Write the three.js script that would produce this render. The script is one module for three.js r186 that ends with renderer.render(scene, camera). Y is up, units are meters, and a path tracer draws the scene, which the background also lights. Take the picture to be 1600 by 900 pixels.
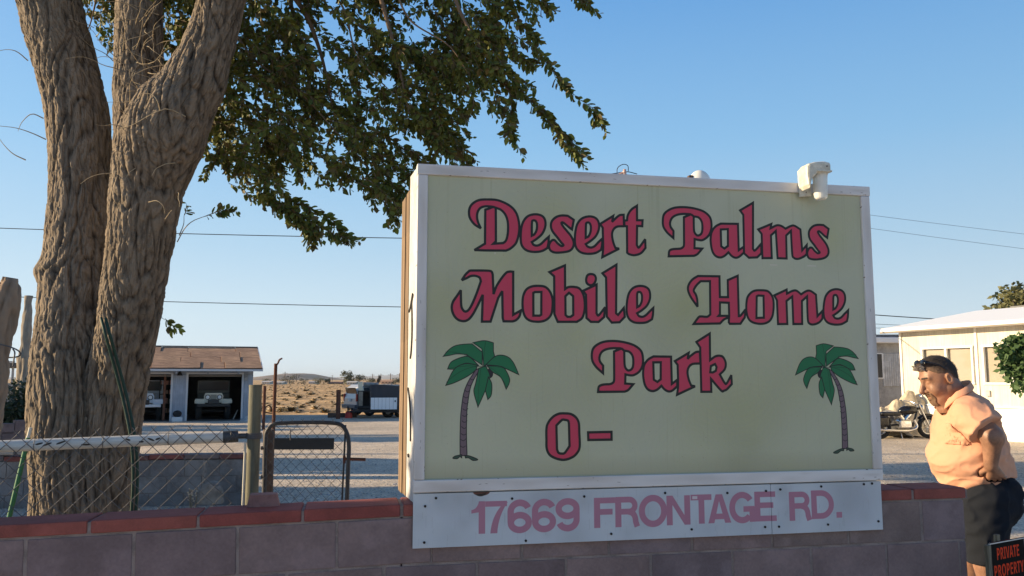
import * as THREE from 'three';
import { ImprovedNoise } from 'three/addons/math/ImprovedNoise.js';
import { RoundedBoxGeometry } from 'three/addons/geometries/RoundedBoxGeometry.js';
import { mergeGeometries, mergeVertices } from 'three/addons/utils/BufferGeometryUtils.js';

// ------------------------------------------------------------------ camera, sky, sun, exposure
const EYE = 1.6, F = 1280, PITCH = Math.atan(142 / 1280);
const scene = new THREE.Scene();
const camera = new THREE.PerspectiveCamera(2 * Math.atan(450 / F) * 180 / Math.PI, 16 / 9, 0.05, 20000);
camera.position.set(0, EYE, 0);
camera.rotation.x = PITCH;
const renderer = new THREE.WebGLRenderer({ antialias: true });
renderer.toneMapping = THREE.LinearToneMapping;
renderer.toneMappingExposure = 1.75;
renderer.shadowMap.enabled = true;
const SUN = new THREE.Vector3(-0.95, 0.275, 0.005).normalize();
const sun = new THREE.DirectionalLight(new THREE.Color(1, 0.77, 0.48), 5);
sun.position.copy(SUN).multiplyScalar(60);
sun.castShadow = true;
Object.assign(sun.shadow.camera, { left: -45, right: 45, top: 30, bottom: -30, near: 1, far: 140 });
sun.shadow.mapSize.set(4096, 4096);
scene.add(sun);
{ // clear evening sky: deep blue overhead, pale towards the horizon, a little warmer and brighter round the sun
  const W = 512, Hh = 256, data = new Float32Array(W * Hh * 4);
  const stops = [[0, 0.45, 0.51, 0.54], [4, 0.385, 0.48, 0.54], [9, 0.275, 0.405, 0.52], [16, 0.17, 0.33, 0.51], [26, 0.092, 0.235, 0.46], [38, 0.04, 0.125, 0.30], [60, 0.018, 0.06, 0.17], [90, 0.012, 0.04, 0.12]];
  for (let r = 0; r < Hh; r++) {
    const el = ((r + 0.5) / Hh - 0.5) * 180, e = Math.max(0, el);
    let k = 0; while (k < stops.length - 2 && e > stops[k + 1][0]) k++;
    const a = stops[k], b = stops[k + 1], t = Math.min(1, (e - a[0]) / (b[0] - a[0]));
    for (let c = 0; c < W; c++) {
      const az = ((c + 0.5) / W - 0.5) * 2 * Math.PI, ce = Math.cos(el * Math.PI / 180);
      const d = Math.cos(az) * ce * SUN.x + Math.sin(el * Math.PI / 180) * SUN.y + Math.sin(az) * ce * SUN.z;
      const g = Math.exp((d - 1) * 5), w = 0.93 + 0.1 * d;
      const o = (r * W + c) * 4;
      data[o] = (a[1] + (b[1] - a[1]) * t) * w + g * 0.20;
      data[o + 1] = (a[2] + (b[2] - a[2]) * t) * w + g * 0.165;
      data[o + 2] = (a[3] + (b[3] - a[3]) * t) * w + g * 0.10;
      data[o + 3] = 1;
    }
  }
  const sky = new THREE.DataTexture(data, W, Hh, THREE.RGBAFormat, THREE.FloatType);
  sky.mapping = THREE.EquirectangularReflectionMapping;
  sky.magFilter = THREE.LinearFilter;
  sky.needsUpdate = true;
  scene.background = sky;
  scene.environment = sky;
}

// ------------------------------------------------------------------ helpers
function rng(seed) { let a = seed >>> 0; return () => { a = (a + 0x6D2B79F5) | 0; let t = Math.imul(a ^ (a >>> 15), 1 | a); t = (t + Math.imul(t ^ (t >>> 7), 61 | t)) ^ t; return ((t ^ (t >>> 14)) >>> 0) / 4294967296; }; }
const V = (x, y, z) => new THREE.Vector3(x, y, z);
const perlin = new ImprovedNoise();
const N3 = (x, y, z) => perlin.noise(x, y, z);
const fbm = (x, y, z, o = 4) => { let s = 0, a = 1, t = 0; for (let i = 0; i < o; i++) { s += a * N3(x, y, z); t += a; a *= 0.5; x *= 2.03; y *= 2.03; z *= 2.03; } return s / t; };
const clamp = (x, a = 0, b = 1) => Math.min(b, Math.max(a, x));
const lerp = (a, b, t) => a + (b - a) * t;
const smooth = (a, b, x) => { const t = clamp((x - a) / (b - a)); return t * t * (3 - 2 * t); };
// surveyed positions: direction seen at picture point (x, y) of the 1600 x 900 photograph, taken to a given depth
function at(px, py, depth) {
  const cx = (px - 800) / F, cy = (450 - py) / F, c = Math.cos(PITCH), s = Math.sin(PITCH);
  const d = V(cx, s + cy * c, -c + cy * s);
  return d.multiplyScalar(depth / -d.z).add(V(0, EYE, 0));
}
const groundY = (z) => lerp(0.1, -0.42, clamp((-z - 11) / 30));
function onGround(px, py) { let D = 12; for (let i = 0; i < 30; i++) { const p = at(px, py, D); D *= (EYE - groundY(-D)) / Math.max(0.05, EYE - p.y); } return at(px, py, D); }

const used = new Set();
function numbered(name) { let n = name, k = 0; while (used.has(n)) n = name + '_' + String(++k).padStart(3, '0'); used.add(n); return n; }
function tag(o, label, category, group) { o.userData.label = label; o.userData.category = category; if (group) o.userData.group = group; return o; }
function thing(name, label, category, pos = [0, 0, 0], turn = 0, group) {
  const g = new THREE.Group(); g.name = numbered(name); g.position.set(...(pos.isVector3 ? pos.toArray() : pos)); g.rotation.y = turn; scene.add(g);
  return tag(g, label, category, group);
}
function mesh(name, geo, mat, parent) { const m = new THREE.Mesh(geo, mat); m.name = name; m.castShadow = m.receiveShadow = true; parent.add(m); return m; }
function solo(name, label, category, geo, mat, group) { return tag(mesh(numbered(name), geo, mat, scene), label, category, group); }
function struct(name, geo, mat) { const m = mesh(numbered(name), geo, mat, scene); m.userData.kind = 'structure'; return m; }
function metric(g, s = 1, ou = 0, ov = 0) { // uv in metres, projected along each face's main direction
  const p = g.attributes.position, n = g.attributes.normal, uv = new Float32Array(p.count * 2);
  for (let i = 0; i < p.count; i++) {
    const ax = Math.abs(n.getX(i)), ay = Math.abs(n.getY(i)), az = Math.abs(n.getZ(i));
    let u, v;
    if (az >= ax && az >= ay) { u = p.getX(i); v = p.getY(i); } else if (ax >= ay) { u = p.getZ(i); v = p.getY(i); } else { u = p.getX(i); v = p.getZ(i); }
    uv[i * 2] = u * s + ou; uv[i * 2 + 1] = v * s + ov;
  }
  g.setAttribute('uv', new THREE.BufferAttribute(uv, 2));
  return g;
}
const box = (w, h, d, x = 0, y = 0, z = 0) => metric(new THREE.BoxGeometry(w, h, d).translate(x, y, z));
const rbox = (w, h, d, x = 0, y = 0, z = 0, r = 0.004, seg = 1) => metric(new RoundedBoxGeometry(w, h, d, seg, Math.min(r, w * 0.49, h * 0.49, d * 0.49)).translate(x, y, z));
const flat = (g) => { const n = g.index ? g.toNonIndexed() : g; for (const k of Object.keys(n.attributes)) if (!['position', 'normal', 'uv'].includes(k)) n.deleteAttribute(k); return n; };
const join = (list) => mergeGeometries(list.map(flat));
function bar(a, b, r, seg = 8, r2 = r) { // a straight round bar
  const d = b.clone().sub(a), g = new THREE.CylinderGeometry(r2, r, d.length(), seg, 1);
  g.translate(0, d.length() / 2, 0);
  g.applyQuaternion(new THREE.Quaternion().setFromUnitVectors(V(0, 1, 0), d.clone().normalize()));
  return g.translate(a.x, a.y, a.z);
}
function tube(pts, r, seg = 24, rad = 6) { return new THREE.TubeGeometry(new THREE.CatmullRomCurve3(pts), seg, r, rad, false); }
function taper(pts, radii, seg = 12, rad = 5) { // tube whose radius follows a list
  const c = new THREE.CatmullRomCurve3(pts), g = new THREE.TubeGeometry(c, seg, 1, rad, false), p = g.attributes.position, o = V();
  for (let i = 0; i <= seg; i++) {
    const t = i / seg, k = t * (radii.length - 1), j = Math.min(radii.length - 2, Math.floor(k)), r = lerp(radii[j], radii[j + 1], k - j);
    c.getPointAt(t, o);
    for (let q = 0; q <= rad; q++) { const n = i * (rad + 1) + q; p.setXYZ(n, o.x + (p.getX(n) - o.x) * r, o.y + (p.getY(n) - o.y) * r, o.z + (p.getZ(n) - o.z) * r); }
  }
  return g;
}
function slab(pts, depth, bevel = 0) { // outline in x-y, pushed back along -z from z = 0
  const s = new THREE.Shape(pts.map((p) => new THREE.Vector2(p[0], p[1])));
  const g = new THREE.ExtrudeGeometry(s, { depth: depth - 2 * bevel, bevelEnabled: bevel > 0, bevelThickness: bevel, bevelSize: bevel, bevelOffset: -bevel, bevelSegments: 2, curveSegments: 10 });
  return metric(g.translate(0, 0, -depth + bevel));
}

// ------------------------------------------------------------------ computed textures
function hash2(x, y, s) { let h = (Math.imul(x, 374761393) + Math.imul(y, 668265263) + Math.imul(s, 1442695041)) | 0; h = Math.imul(h ^ (h >>> 13), 1274126177); return ((h ^ (h >>> 16)) >>> 0) / 4294967296; }
function vn(x, y, per, s) { // value noise that repeats every per units
  const xi = Math.floor(x), yi = Math.floor(y), fx = x - xi, fy = y - yi, u = fx * fx * (3 - 2 * fx), v = fy * fy * (3 - 2 * fy), m = (a) => ((a % per) + per) % per;
  return lerp(lerp(hash2(m(xi), m(yi), s), hash2(m(xi + 1), m(yi), s), u), lerp(hash2(m(xi), m(yi + 1), s), hash2(m(xi + 1), m(yi + 1), s), u), v);
}
const vf = (u, v, per, s, oct = 4) => { let a = 1, t = 0, r = 0; for (let i = 0; i < oct; i++) { r += a * vn(u * per, v * per, per, s + i); t += a; a *= 0.55; per *= 2; } return r / t; };
function tex(size, fn, { srgb = true, repeat = 1 } = {}) {
  const d = new Uint8Array(size * size * 4);
  for (let y = 0; y < size; y++) for (let x = 0; x < size; x++) {
    const c = fn((x + 0.5) / size, (y + 0.5) / size), o = (y * size + x) * 4;
    if (Array.isArray(c)) for (let k = 0; k < 3; k++) d[o + k] = 255 * clamp(c[k]); else d[o] = d[o + 1] = d[o + 2] = 255 * clamp(c);
    d[o + 3] = 255;
  }
  const t = new THREE.DataTexture(d, size, size);
  t.wrapS = t.wrapT = THREE.RepeatWrapping; t.magFilter = THREE.LinearFilter;
  if (srgb) t.colorSpace = THREE.SRGBColorSpace;
  t.repeat.set(repeat, repeat); t.needsUpdate = true;
  return t;
}
function canvasTex(w, h, draw) {
  const c = document.createElement('canvas'); c.width = w; c.height = h;
  draw(c.getContext('2d'), w, h);
  const t = new THREE.CanvasTexture(c); t.colorSpace = THREE.SRGBColorSpace; t.magFilter = THREE.LinearFilter; t.anisotropy = 8;
  return t;
}
const std = (o) => new THREE.MeshStandardMaterial({ roughness: 0.85, ...o });
const lin = (r, g, b) => new THREE.Color().setRGB(r, g, b);
// a neutral mottle that multiplies a material's own colour
const mottle = tex(512, (u, v) => { const a = vf(u, v, 5, 11, 5), b = vf(u, v, 64, 12, 3); return 0.93 + 0.40 * (a - 0.5) + 0.14 * (b - 0.5); });
const grit = tex(512, (u, v) => vf(u, v, 48, 21, 4) * 0.75 + 0.25 * vf(u, v, 6, 22, 3), { srgb: false });
const streak = tex(512, (u, v) => { const a = vf(u * 1, v * 1, 4, 31, 4), s = vn(u * 90, v * 3, 90, 33) * 0.6 + vn(u * 200, v * 6, 200, 34) * 0.4; return 0.93 + 0.2 * (a - 0.5) + 0.16 * (s - 0.5); });
const woodgrain = tex(512, (u, v) => { const w = vf(u, v, 4, 41, 3) * 0.05, g = vn((u + w) * 60, v * 2, 60, 42) * 0.6 + vn((u + w) * 170, v * 5, 170, 43) * 0.4; return 0.6 + 0.5 * (g - 0.2); });
function rep(t, s) { const c = t.clone(); c.repeat.set(s, s); c.needsUpdate = true; return c; }
const mottled = (r, g, b, s = 1.5, rough = 0.9, bump = 0.002) => std({ color: lin(r, g, b), map: rep(mottle, s), bumpMap: rep(grit, s * 2), bumpScale: bump, roughness: rough });
const steel = (r, g, b, rough = 0.5, metal = 0.7) => std({ color: lin(r, g, b), roughness: rough, metalness: metal, map: rep(mottle, 3) });
const white = mottled(0.72, 0.72, 0.71, 1.1, 0.6, 0.0006);

// ------------------------------------------------------------------ ground, hills
function sheet(xs, zs, yOf) { // a sheet over the lists of x and z, uv in metres
  const P = [], U = [], I = [];
  for (const z of zs) for (const x of xs) { P.push(x, yOf(x, z), z); U.push(x, z); }
  const n = xs.length;
  for (let j = 0; j < zs.length - 1; j++) for (let i = 0; i < n - 1; i++) { const a = j * n + i, b = a + 1, c = a + n, d = c + 1; I.push(a, b, c, b, d, c); }
  const g = new THREE.BufferGeometry();
  g.setAttribute('position', new THREE.Float32BufferAttribute(P, 3)); g.setAttribute('uv', new THREE.Float32BufferAttribute(U, 2)); g.setIndex(I);
  g.computeVertexNormals();
  return g;
}
const range = (a, b, n) => Array.from({ length: n + 1 }, (_, i) => lerp(a, b, i / n));
{
  const earth = tex(1024, (u, v) => { const a = vf(u, v, 4, 51, 5), b = vf(u, v, 40, 52, 4), k = 0.72 + 0.5 * (a - 0.5) + 0.45 * (b - 0.5); return [k * 1.02, k * 0.85, k * 0.62]; }, { repeat: 1 / 14 });
  const zs = [30, 10, -5, -11, -15, -20, -26, -32, -37, -41, -48, ...range(-54, -330, 46), -420, -600, -1000, -2000, -4000, -9000];
  const xs = [-9000, -2500, -800, -300, ...range(-180, 60, 60), 150, 300, 900, 2500, 9000];
  struct('desert_ground', sheet(xs, zs, (x, z) => groundY(z) + (z < -50 && z > -340 && Math.abs(x + 60) < 200 ? 0.14 * fbm(x * 0.14, z * 0.14, 3) : 0)),
    std({ color: lin(0.96, 0.91, 0.81), map: earth, bumpMap: rep(grit, 0.4), bumpScale: 0.05, roughness: 1 }));

  // crushed stone: rounded cells of many greys and tans
  const SZ = 1024, CELLS = 46, jit = (i, j, s) => hash2(((i % CELLS) + CELLS) % CELLS, ((j % CELLS) + CELLS) % CELLS, s);
  const bump = new Float32Array(SZ * SZ), tone = new Float32Array(SZ * SZ), warm = new Float32Array(SZ * SZ);
  for (let y = 0; y < SZ; y++) for (let x = 0; x < SZ; x++) {
    const u = x / SZ * CELLS, v = y / SZ * CELLS, ci = Math.floor(u), cj = Math.floor(v); let d1 = 9, d2 = 9, id = 0, iw = 0;
    for (let j = -1; j <= 1; j++) for (let i = -1; i <= 1; i++) {
      const dx = ci + i + jit(ci + i, cj + j, 61) - u, dy = cj + j + jit(ci + i, cj + j, 62) - v, d = Math.hypot(dx, dy);
      if (d < d1) { d2 = d1; d1 = d; id = jit(ci + i, cj + j, 63); iw = jit(ci + i, cj + j, 64); } else if (d < d2) d2 = d;
    }
    bump[y * SZ + x] = smooth(0, 0.35, d2 - d1) * (0.5 + 0.5 * id); tone[y * SZ + x] = id; warm[y * SZ + x] = iw;
  }
  const pick = (a, u, v) => a[Math.min(SZ - 1, Math.floor(v * SZ)) * SZ + Math.min(SZ - 1, Math.floor(u * SZ))];
  const stone = tex(SZ, (u, v) => { const t = pick(tone, u, v), w = pick(warm, u, v), k = 0.77 + 0.24 * t - 0.10 * (1 - pick(bump, u, v)) + 0.12 * (vf(u, v, 5, 66, 3) - 0.5); return [k * (1.0 + 0.05 * w), k * 0.96, k * (0.92 - 0.07 * w)]; }, { repeat: 0.8 });
  const stoneBump = tex(SZ, (u, v) => pick(bump, u, v), { srgb: false, repeat: 0.8 });
  const gravelMat = std({ color: lin(1, 0.985, 0.95), vertexColors: true, map: stone, bumpMap: stoneBump, bumpScale: 0.016, roughness: 1 });
  const yard = sheet(range(-70, 70, 280), [8, 0, -5, ...range(-7, -46.5, 120)], (x, z) => groundY(z) + 0.004), yp = yard.attributes.position, yc = [];
  for (let i = 0; i < yp.count; i++) { // dusty and stony patches, wheel tracks leading to the garage and past the homes
    const x = yp.getX(i), z = yp.getZ(i), ruts = (c, w) => Math.exp(-(((Math.abs(x - c) - w) / 0.28) ** 2));
    const a = fbm(x * 0.25, z * 0.4, 3, 4), t = ruts(-4.2 + 0.10 * z + 1.2 * N3(z * 0.08, 1, 1), 0.75) + 0.8 * ruts(-9.5 - 0.04 * z, 0.75) + 0.8 * ruts(9.2 + 0.8 * N3(z * 0.1, 4, 2), 0.75), k = 0.90 + 0.34 * a - 0.10 * t;
    yc.push(k * (1 + 0.03 * t), k, k * (0.99 - 0.05 * t));
  }
  yard.setAttribute('color', new THREE.Float32BufferAttribute(yc, 3));
  struct('gravel_yard', yard, gravelMat);
  // loose stones on the bed behind the front wall and on the yard in sight
  const r = rng(5), list = [], g0 = new THREE.IcosahedronGeometry(1, 0), p = g0.attributes.position;
  for (let i = 0; i < p.count; i++) { const k = 0.75 + 0.5 * hash2(Math.round(p.getX(i) * 50), Math.round(p.getY(i) * 50), Math.round(p.getZ(i) * 50)); p.setXYZ(i, p.getX(i) * k, p.getY(i) * k * 0.6, p.getZ(i) * k); }
  g0.computeVertexNormals();
  for (let i = 0; i < 9000; i++) {
    const near = i < 5200, D = near ? 8.6 + 1.3 * r() : 9.5 + 16 * r() * r(), s = near ? -0.66 + 0.56 * r() : (r() < 0.55 ? -0.4 + 0.32 * r() : 0.4 + 0.25 * r());
    list.push([s * D, -D, (near ? 0.008 : 0.010) * (0.6 + 1.5 * r() * r()), r(), r()]);
  }
  const im = new THREE.InstancedMesh(g0, std({ color: lin(1, 1, 1), roughness: 0.95 }), list.length), m = new THREE.Matrix4(), q = new THREE.Quaternion(), c = new THREE.Color();
  list.forEach(([x, z, s, a, b], i) => {
    m.compose(V(x, groundY(z) + 0.006 + s * 0.25, z), q.setFromEuler(new THREE.Euler(a * 0.6, b * 6.28, 0)), V(s, s * 0.8, s * (0.7 + a * 0.6)));
    im.setMatrixAt(i, m); const k = 0.26 + 0.30 * b; im.setColorAt(i, c.setRGB(k * 1.02, k * 0.95, k * (0.82 + 0.1 * a)));
  });
  im.name = 'loose_gravel'; im.userData.kind = 'stuff'; im.userData.label = 'loose pale gravel stones scattered over the yard'; im.userData.category = 'gravel'; im.castShadow = im.receiveShadow = true; scene.add(im);
}
{ // hills far beyond the desert
  const ridge = (name, z, depth, amp, prof, col) => {
    const xs = range(-z * -1.6, -z * 1.6, 260).map((x) => x), zs = range(z, z - depth, 24);
    const g = sheet(xs, zs, (x, zz) => { const t = (z - zz) / depth, e = Math.sin(Math.PI * clamp(t)) ** 0.8; return -4 + e * (prof(x / -z) + amp * fbm(x / -z * 14, zz / z * 9, 4, 5)); });
    struct(name, g, std({ color: lin(...col), map: rep(mottle, 0.004), roughness: 1 }));
  };
  ridge('brown_hill', -1300, 700, 2, (s) => 1.5 + 14 * Math.exp(-(((s + 0.325) / 0.035) ** 2)) + 10 * Math.exp(-(((s + 0.45) / 0.08) ** 2)), [0.27, 0.2, 0.15]);
  ridge('far_mountains', -7000, 2500, 26, (s) => 20 + 34 * smooth(-0.25, -0.12, s), [0.3, 0.25, 0.22]);
}
{ // dry grass clumps and low scrub on the desert
  const r = rng(77), P = [], N = [];
  for (let i = 0; i < 46; i++) {
    const a = r() * 6.283, t = 0.15 + 1.25 * r(), l = 0.7 + 0.5 * r(), w = 0.05 + 0.04 * r(), bx = Math.cos(a) * 0.12 * r(), bz = Math.sin(a) * 0.12 * r();
    const tip = V(Math.cos(a) * Math.sin(t) * l * 0.75 + bx, Math.cos(t) * l * 0.62, Math.sin(a) * Math.sin(t) * l * 0.75 + bz), s = V(-Math.sin(a), 0, Math.cos(a)).multiplyScalar(w), mid = tip.clone().multiplyScalar(0.55).setY(tip.y * 0.75);
    const A = V(bx, 0, bz).sub(s), B = V(bx, 0, bz).add(s), C = mid.clone().add(s.clone().multiplyScalar(0.9)), D = mid.clone().sub(s.clone().multiplyScalar(0.9));
    for (const q of [A, B, C, A, C, D, D, C, tip]) { P.push(q.x, q.y, q.z); }
    for (let k = 0; k < 9; k++) { const n = V(Math.cos(a) * 0.5, 0.8, Math.sin(a) * 0.5).normalize(); N.push(n.x, n.y, n.z); }
  }
  const g = new THREE.BufferGeometry(); g.setAttribute('position', new THREE.Float32BufferAttribute(P, 3)); g.setAttribute('normal', new THREE.Float32BufferAttribute(N, 3));
  const list = [];
  for (let i = 0; i < 3400; i++) { const D = 49.5 + 270 * Math.pow(r(), 1.35); list.push([(-0.56 + 0.52 * r()) * D, -D, r(), r(), r()]); }
  for (let i = 0; i < 2600; i++) { const D = 60 + 260 * r(); list.push([(0.3 + 0.6 * r()) * D, -D, r(), r(), r()]); }
  const im = new THREE.InstancedMesh(g, std({ roughness: 1, side: THREE.DoubleSide }), list.length), m = new THREE.Matrix4(), q = new THREE.Quaternion(), c = new THREE.Color();
  list.forEach(([x, z, a, b, k], i) => {
    const scrub = k < 0.10, s = (0.16 + 0.42 * a * a) * (scrub ? 1.6 : 1);
    m.compose(V(x, groundY(z) - 0.05 + 0.14 * fbm(x * 0.14, z * 0.14, 3), z), q.setFromEuler(new THREE.Euler(0, b * 6.28, 0)), V(s * 1.6, s * (0.5 + 0.4 * b), s * 1.6));
    im.setMatrixAt(i, m); const t = 0.75 + 0.5 * b;
    if (scrub) im.setColorAt(i, c.setRGB(0.20 * t, 0.16 * t, 0.085 * t)); else im.setColorAt(i, c.setRGB(0.60 * t, 0.49 * t, 0.32 * t));
  });
  im.name = 'dry_grass'; tag(im, 'dry golden grass clumps and low scrub covering the desert beyond the yard', 'dry grass'); im.userData.kind = 'stuff'; im.castShadow = im.receiveShadow = true; scene.add(im);
}
scene.fog = new THREE.FogExp2(new THREE.Color().setRGB(0.62, 0.70, 0.80), 0.00009);

// ------------------------------------------------------------------ front block wall and the park sign on it
const TURN = Math.atan2(0.435, 2.167), LEFT = V(-0.412, 0, -3.5);
const onWall = (u, y, w) => V(u, y, w).applyAxisAngle(V(0, 1, 0), TURN).add(LEFT); // u along the wall, w towards the street
{
  const wall = thing('front_wall', 'low mauve concrete block wall with red coping below the big sign', 'wall', LEFT, TURN);
  const blockTone = tex(1024, (u, v) => { const a = vf(u, v, 3, 311, 5), b = vf(u, v, 20, 312, 3), c = vf(u, v, 150, 313, 2), s = smooth(0.56, 0.72, vf(u, v, 7, 314, 4)); const k = 0.90 + 0.30 * (a - 0.5) + 0.10 * (b - 0.5) + 0.10 * (c - 0.5); return [k + 0.07 * s, k + 0.075 * s, k + 0.085 * s]; });
  const tones = [[0.252, 0.184, 0.182], [0.232, 0.170, 0.174], [0.27, 0.196, 0.19], [0.222, 0.168, 0.175], [0.245, 0.184, 0.172]].map((c, i) => std({ color: lin(...c), map: rep(blockTone, 0.7 + 0.13 * i), bumpMap: rep(grit, 2.5), bumpScale: 0.0022, roughness: 0.95 }));
  const reds = [[0.30, 0.074, 0.062], [0.275, 0.068, 0.058], [0.32, 0.09, 0.072]].map((c, i) => std({ color: lin(...c), map: rep(blockTone, 1.1 + 0.3 * i), bumpMap: rep(grit, 5), bumpScale: 0.0025, roughness: 0.85 }));
  const mortar = mottled(0.31, 0.255, 0.24, 5, 0.95, 0.004), r = rng(3);
  const END = 2.655, sag = (u) => u < -0.04 ? 0.022 * (u + 0.04) : 0;
  const piece = (name, u0, u1, y0, y1, w0, w1, mats, rad) => {
    if (u1 - u0 < 0.02) return;
    const m = mesh(name, metric(new RoundedBoxGeometry(u1 - u0, y1 - y0, w1 - w0, 1, rad), 1, r() * 3, r() * 3), mats[Math.floor(r() * mats.length)], wall);
    m.position.set((u0 + u1) / 2, (y0 + y1) / 2 + sag((u0 + u1) / 2), (w0 + w1) / 2 + (r() - 0.5) * 0.0025); m.rotation.z = (u0 + u1) / 2 < -0.04 ? 0.022 : 0; m.rotation.y = (r() - 0.5) * 0.004;
  };
  for (let k = -8; k < 7; k++) { const a = -0.041 + 0.404 * k, b = a + 0.404 - 0.009 - 0.004 * r(); piece('coping_block', a + (r() - 0.5) * 0.004, Math.min(b, END + 0.01), 1.027, 1.077, -0.238, -0.024, reds, 0.006); }
  for (let c = 0; c < 5; c++) {
    const top = 1.019 - 0.194 * c, off = c % 2 ? -0.111 : -0.306;
    for (let k = -8; k < 9; k++) { const a = off + 0.39 * k, b = Math.min(a + 0.379 + 0.004 * r(), END); if (a < END - 0.03) piece('block', a + 0.003 * r(), b, top - 0.185 - 0.002 * r(), top - 0.002 * r(), -0.23, -0.03, tones, 0.005); }
  }
  const core = [];
  for (const [a, b] of [[-3.4, -0.04], [-0.04, END - 0.004]]) { const g = box(b - a, 1.05, 0.192, 0, 0, -0.13); if (b < 0) g.rotateZ(0.022); g.translate((a + b) / 2, 0.527 + sag((a + b) / 2) - 0.002, 0); core.push(g); }
  { const g = box(END + 0.1, 0.046, 0.203, (END - 0.1) / 2 + 0.02, 1.047, -0.132); core.push(g); const h2 = box(3.3, 0.046, 0.203, 0, 0, -0.132); h2.rotateZ(0.022); h2.translate(-1.74, 1.047 + sag(-1.74), 0); core.push(h2); }
  mesh('mortar', join(core), mortar, wall);
}

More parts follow.
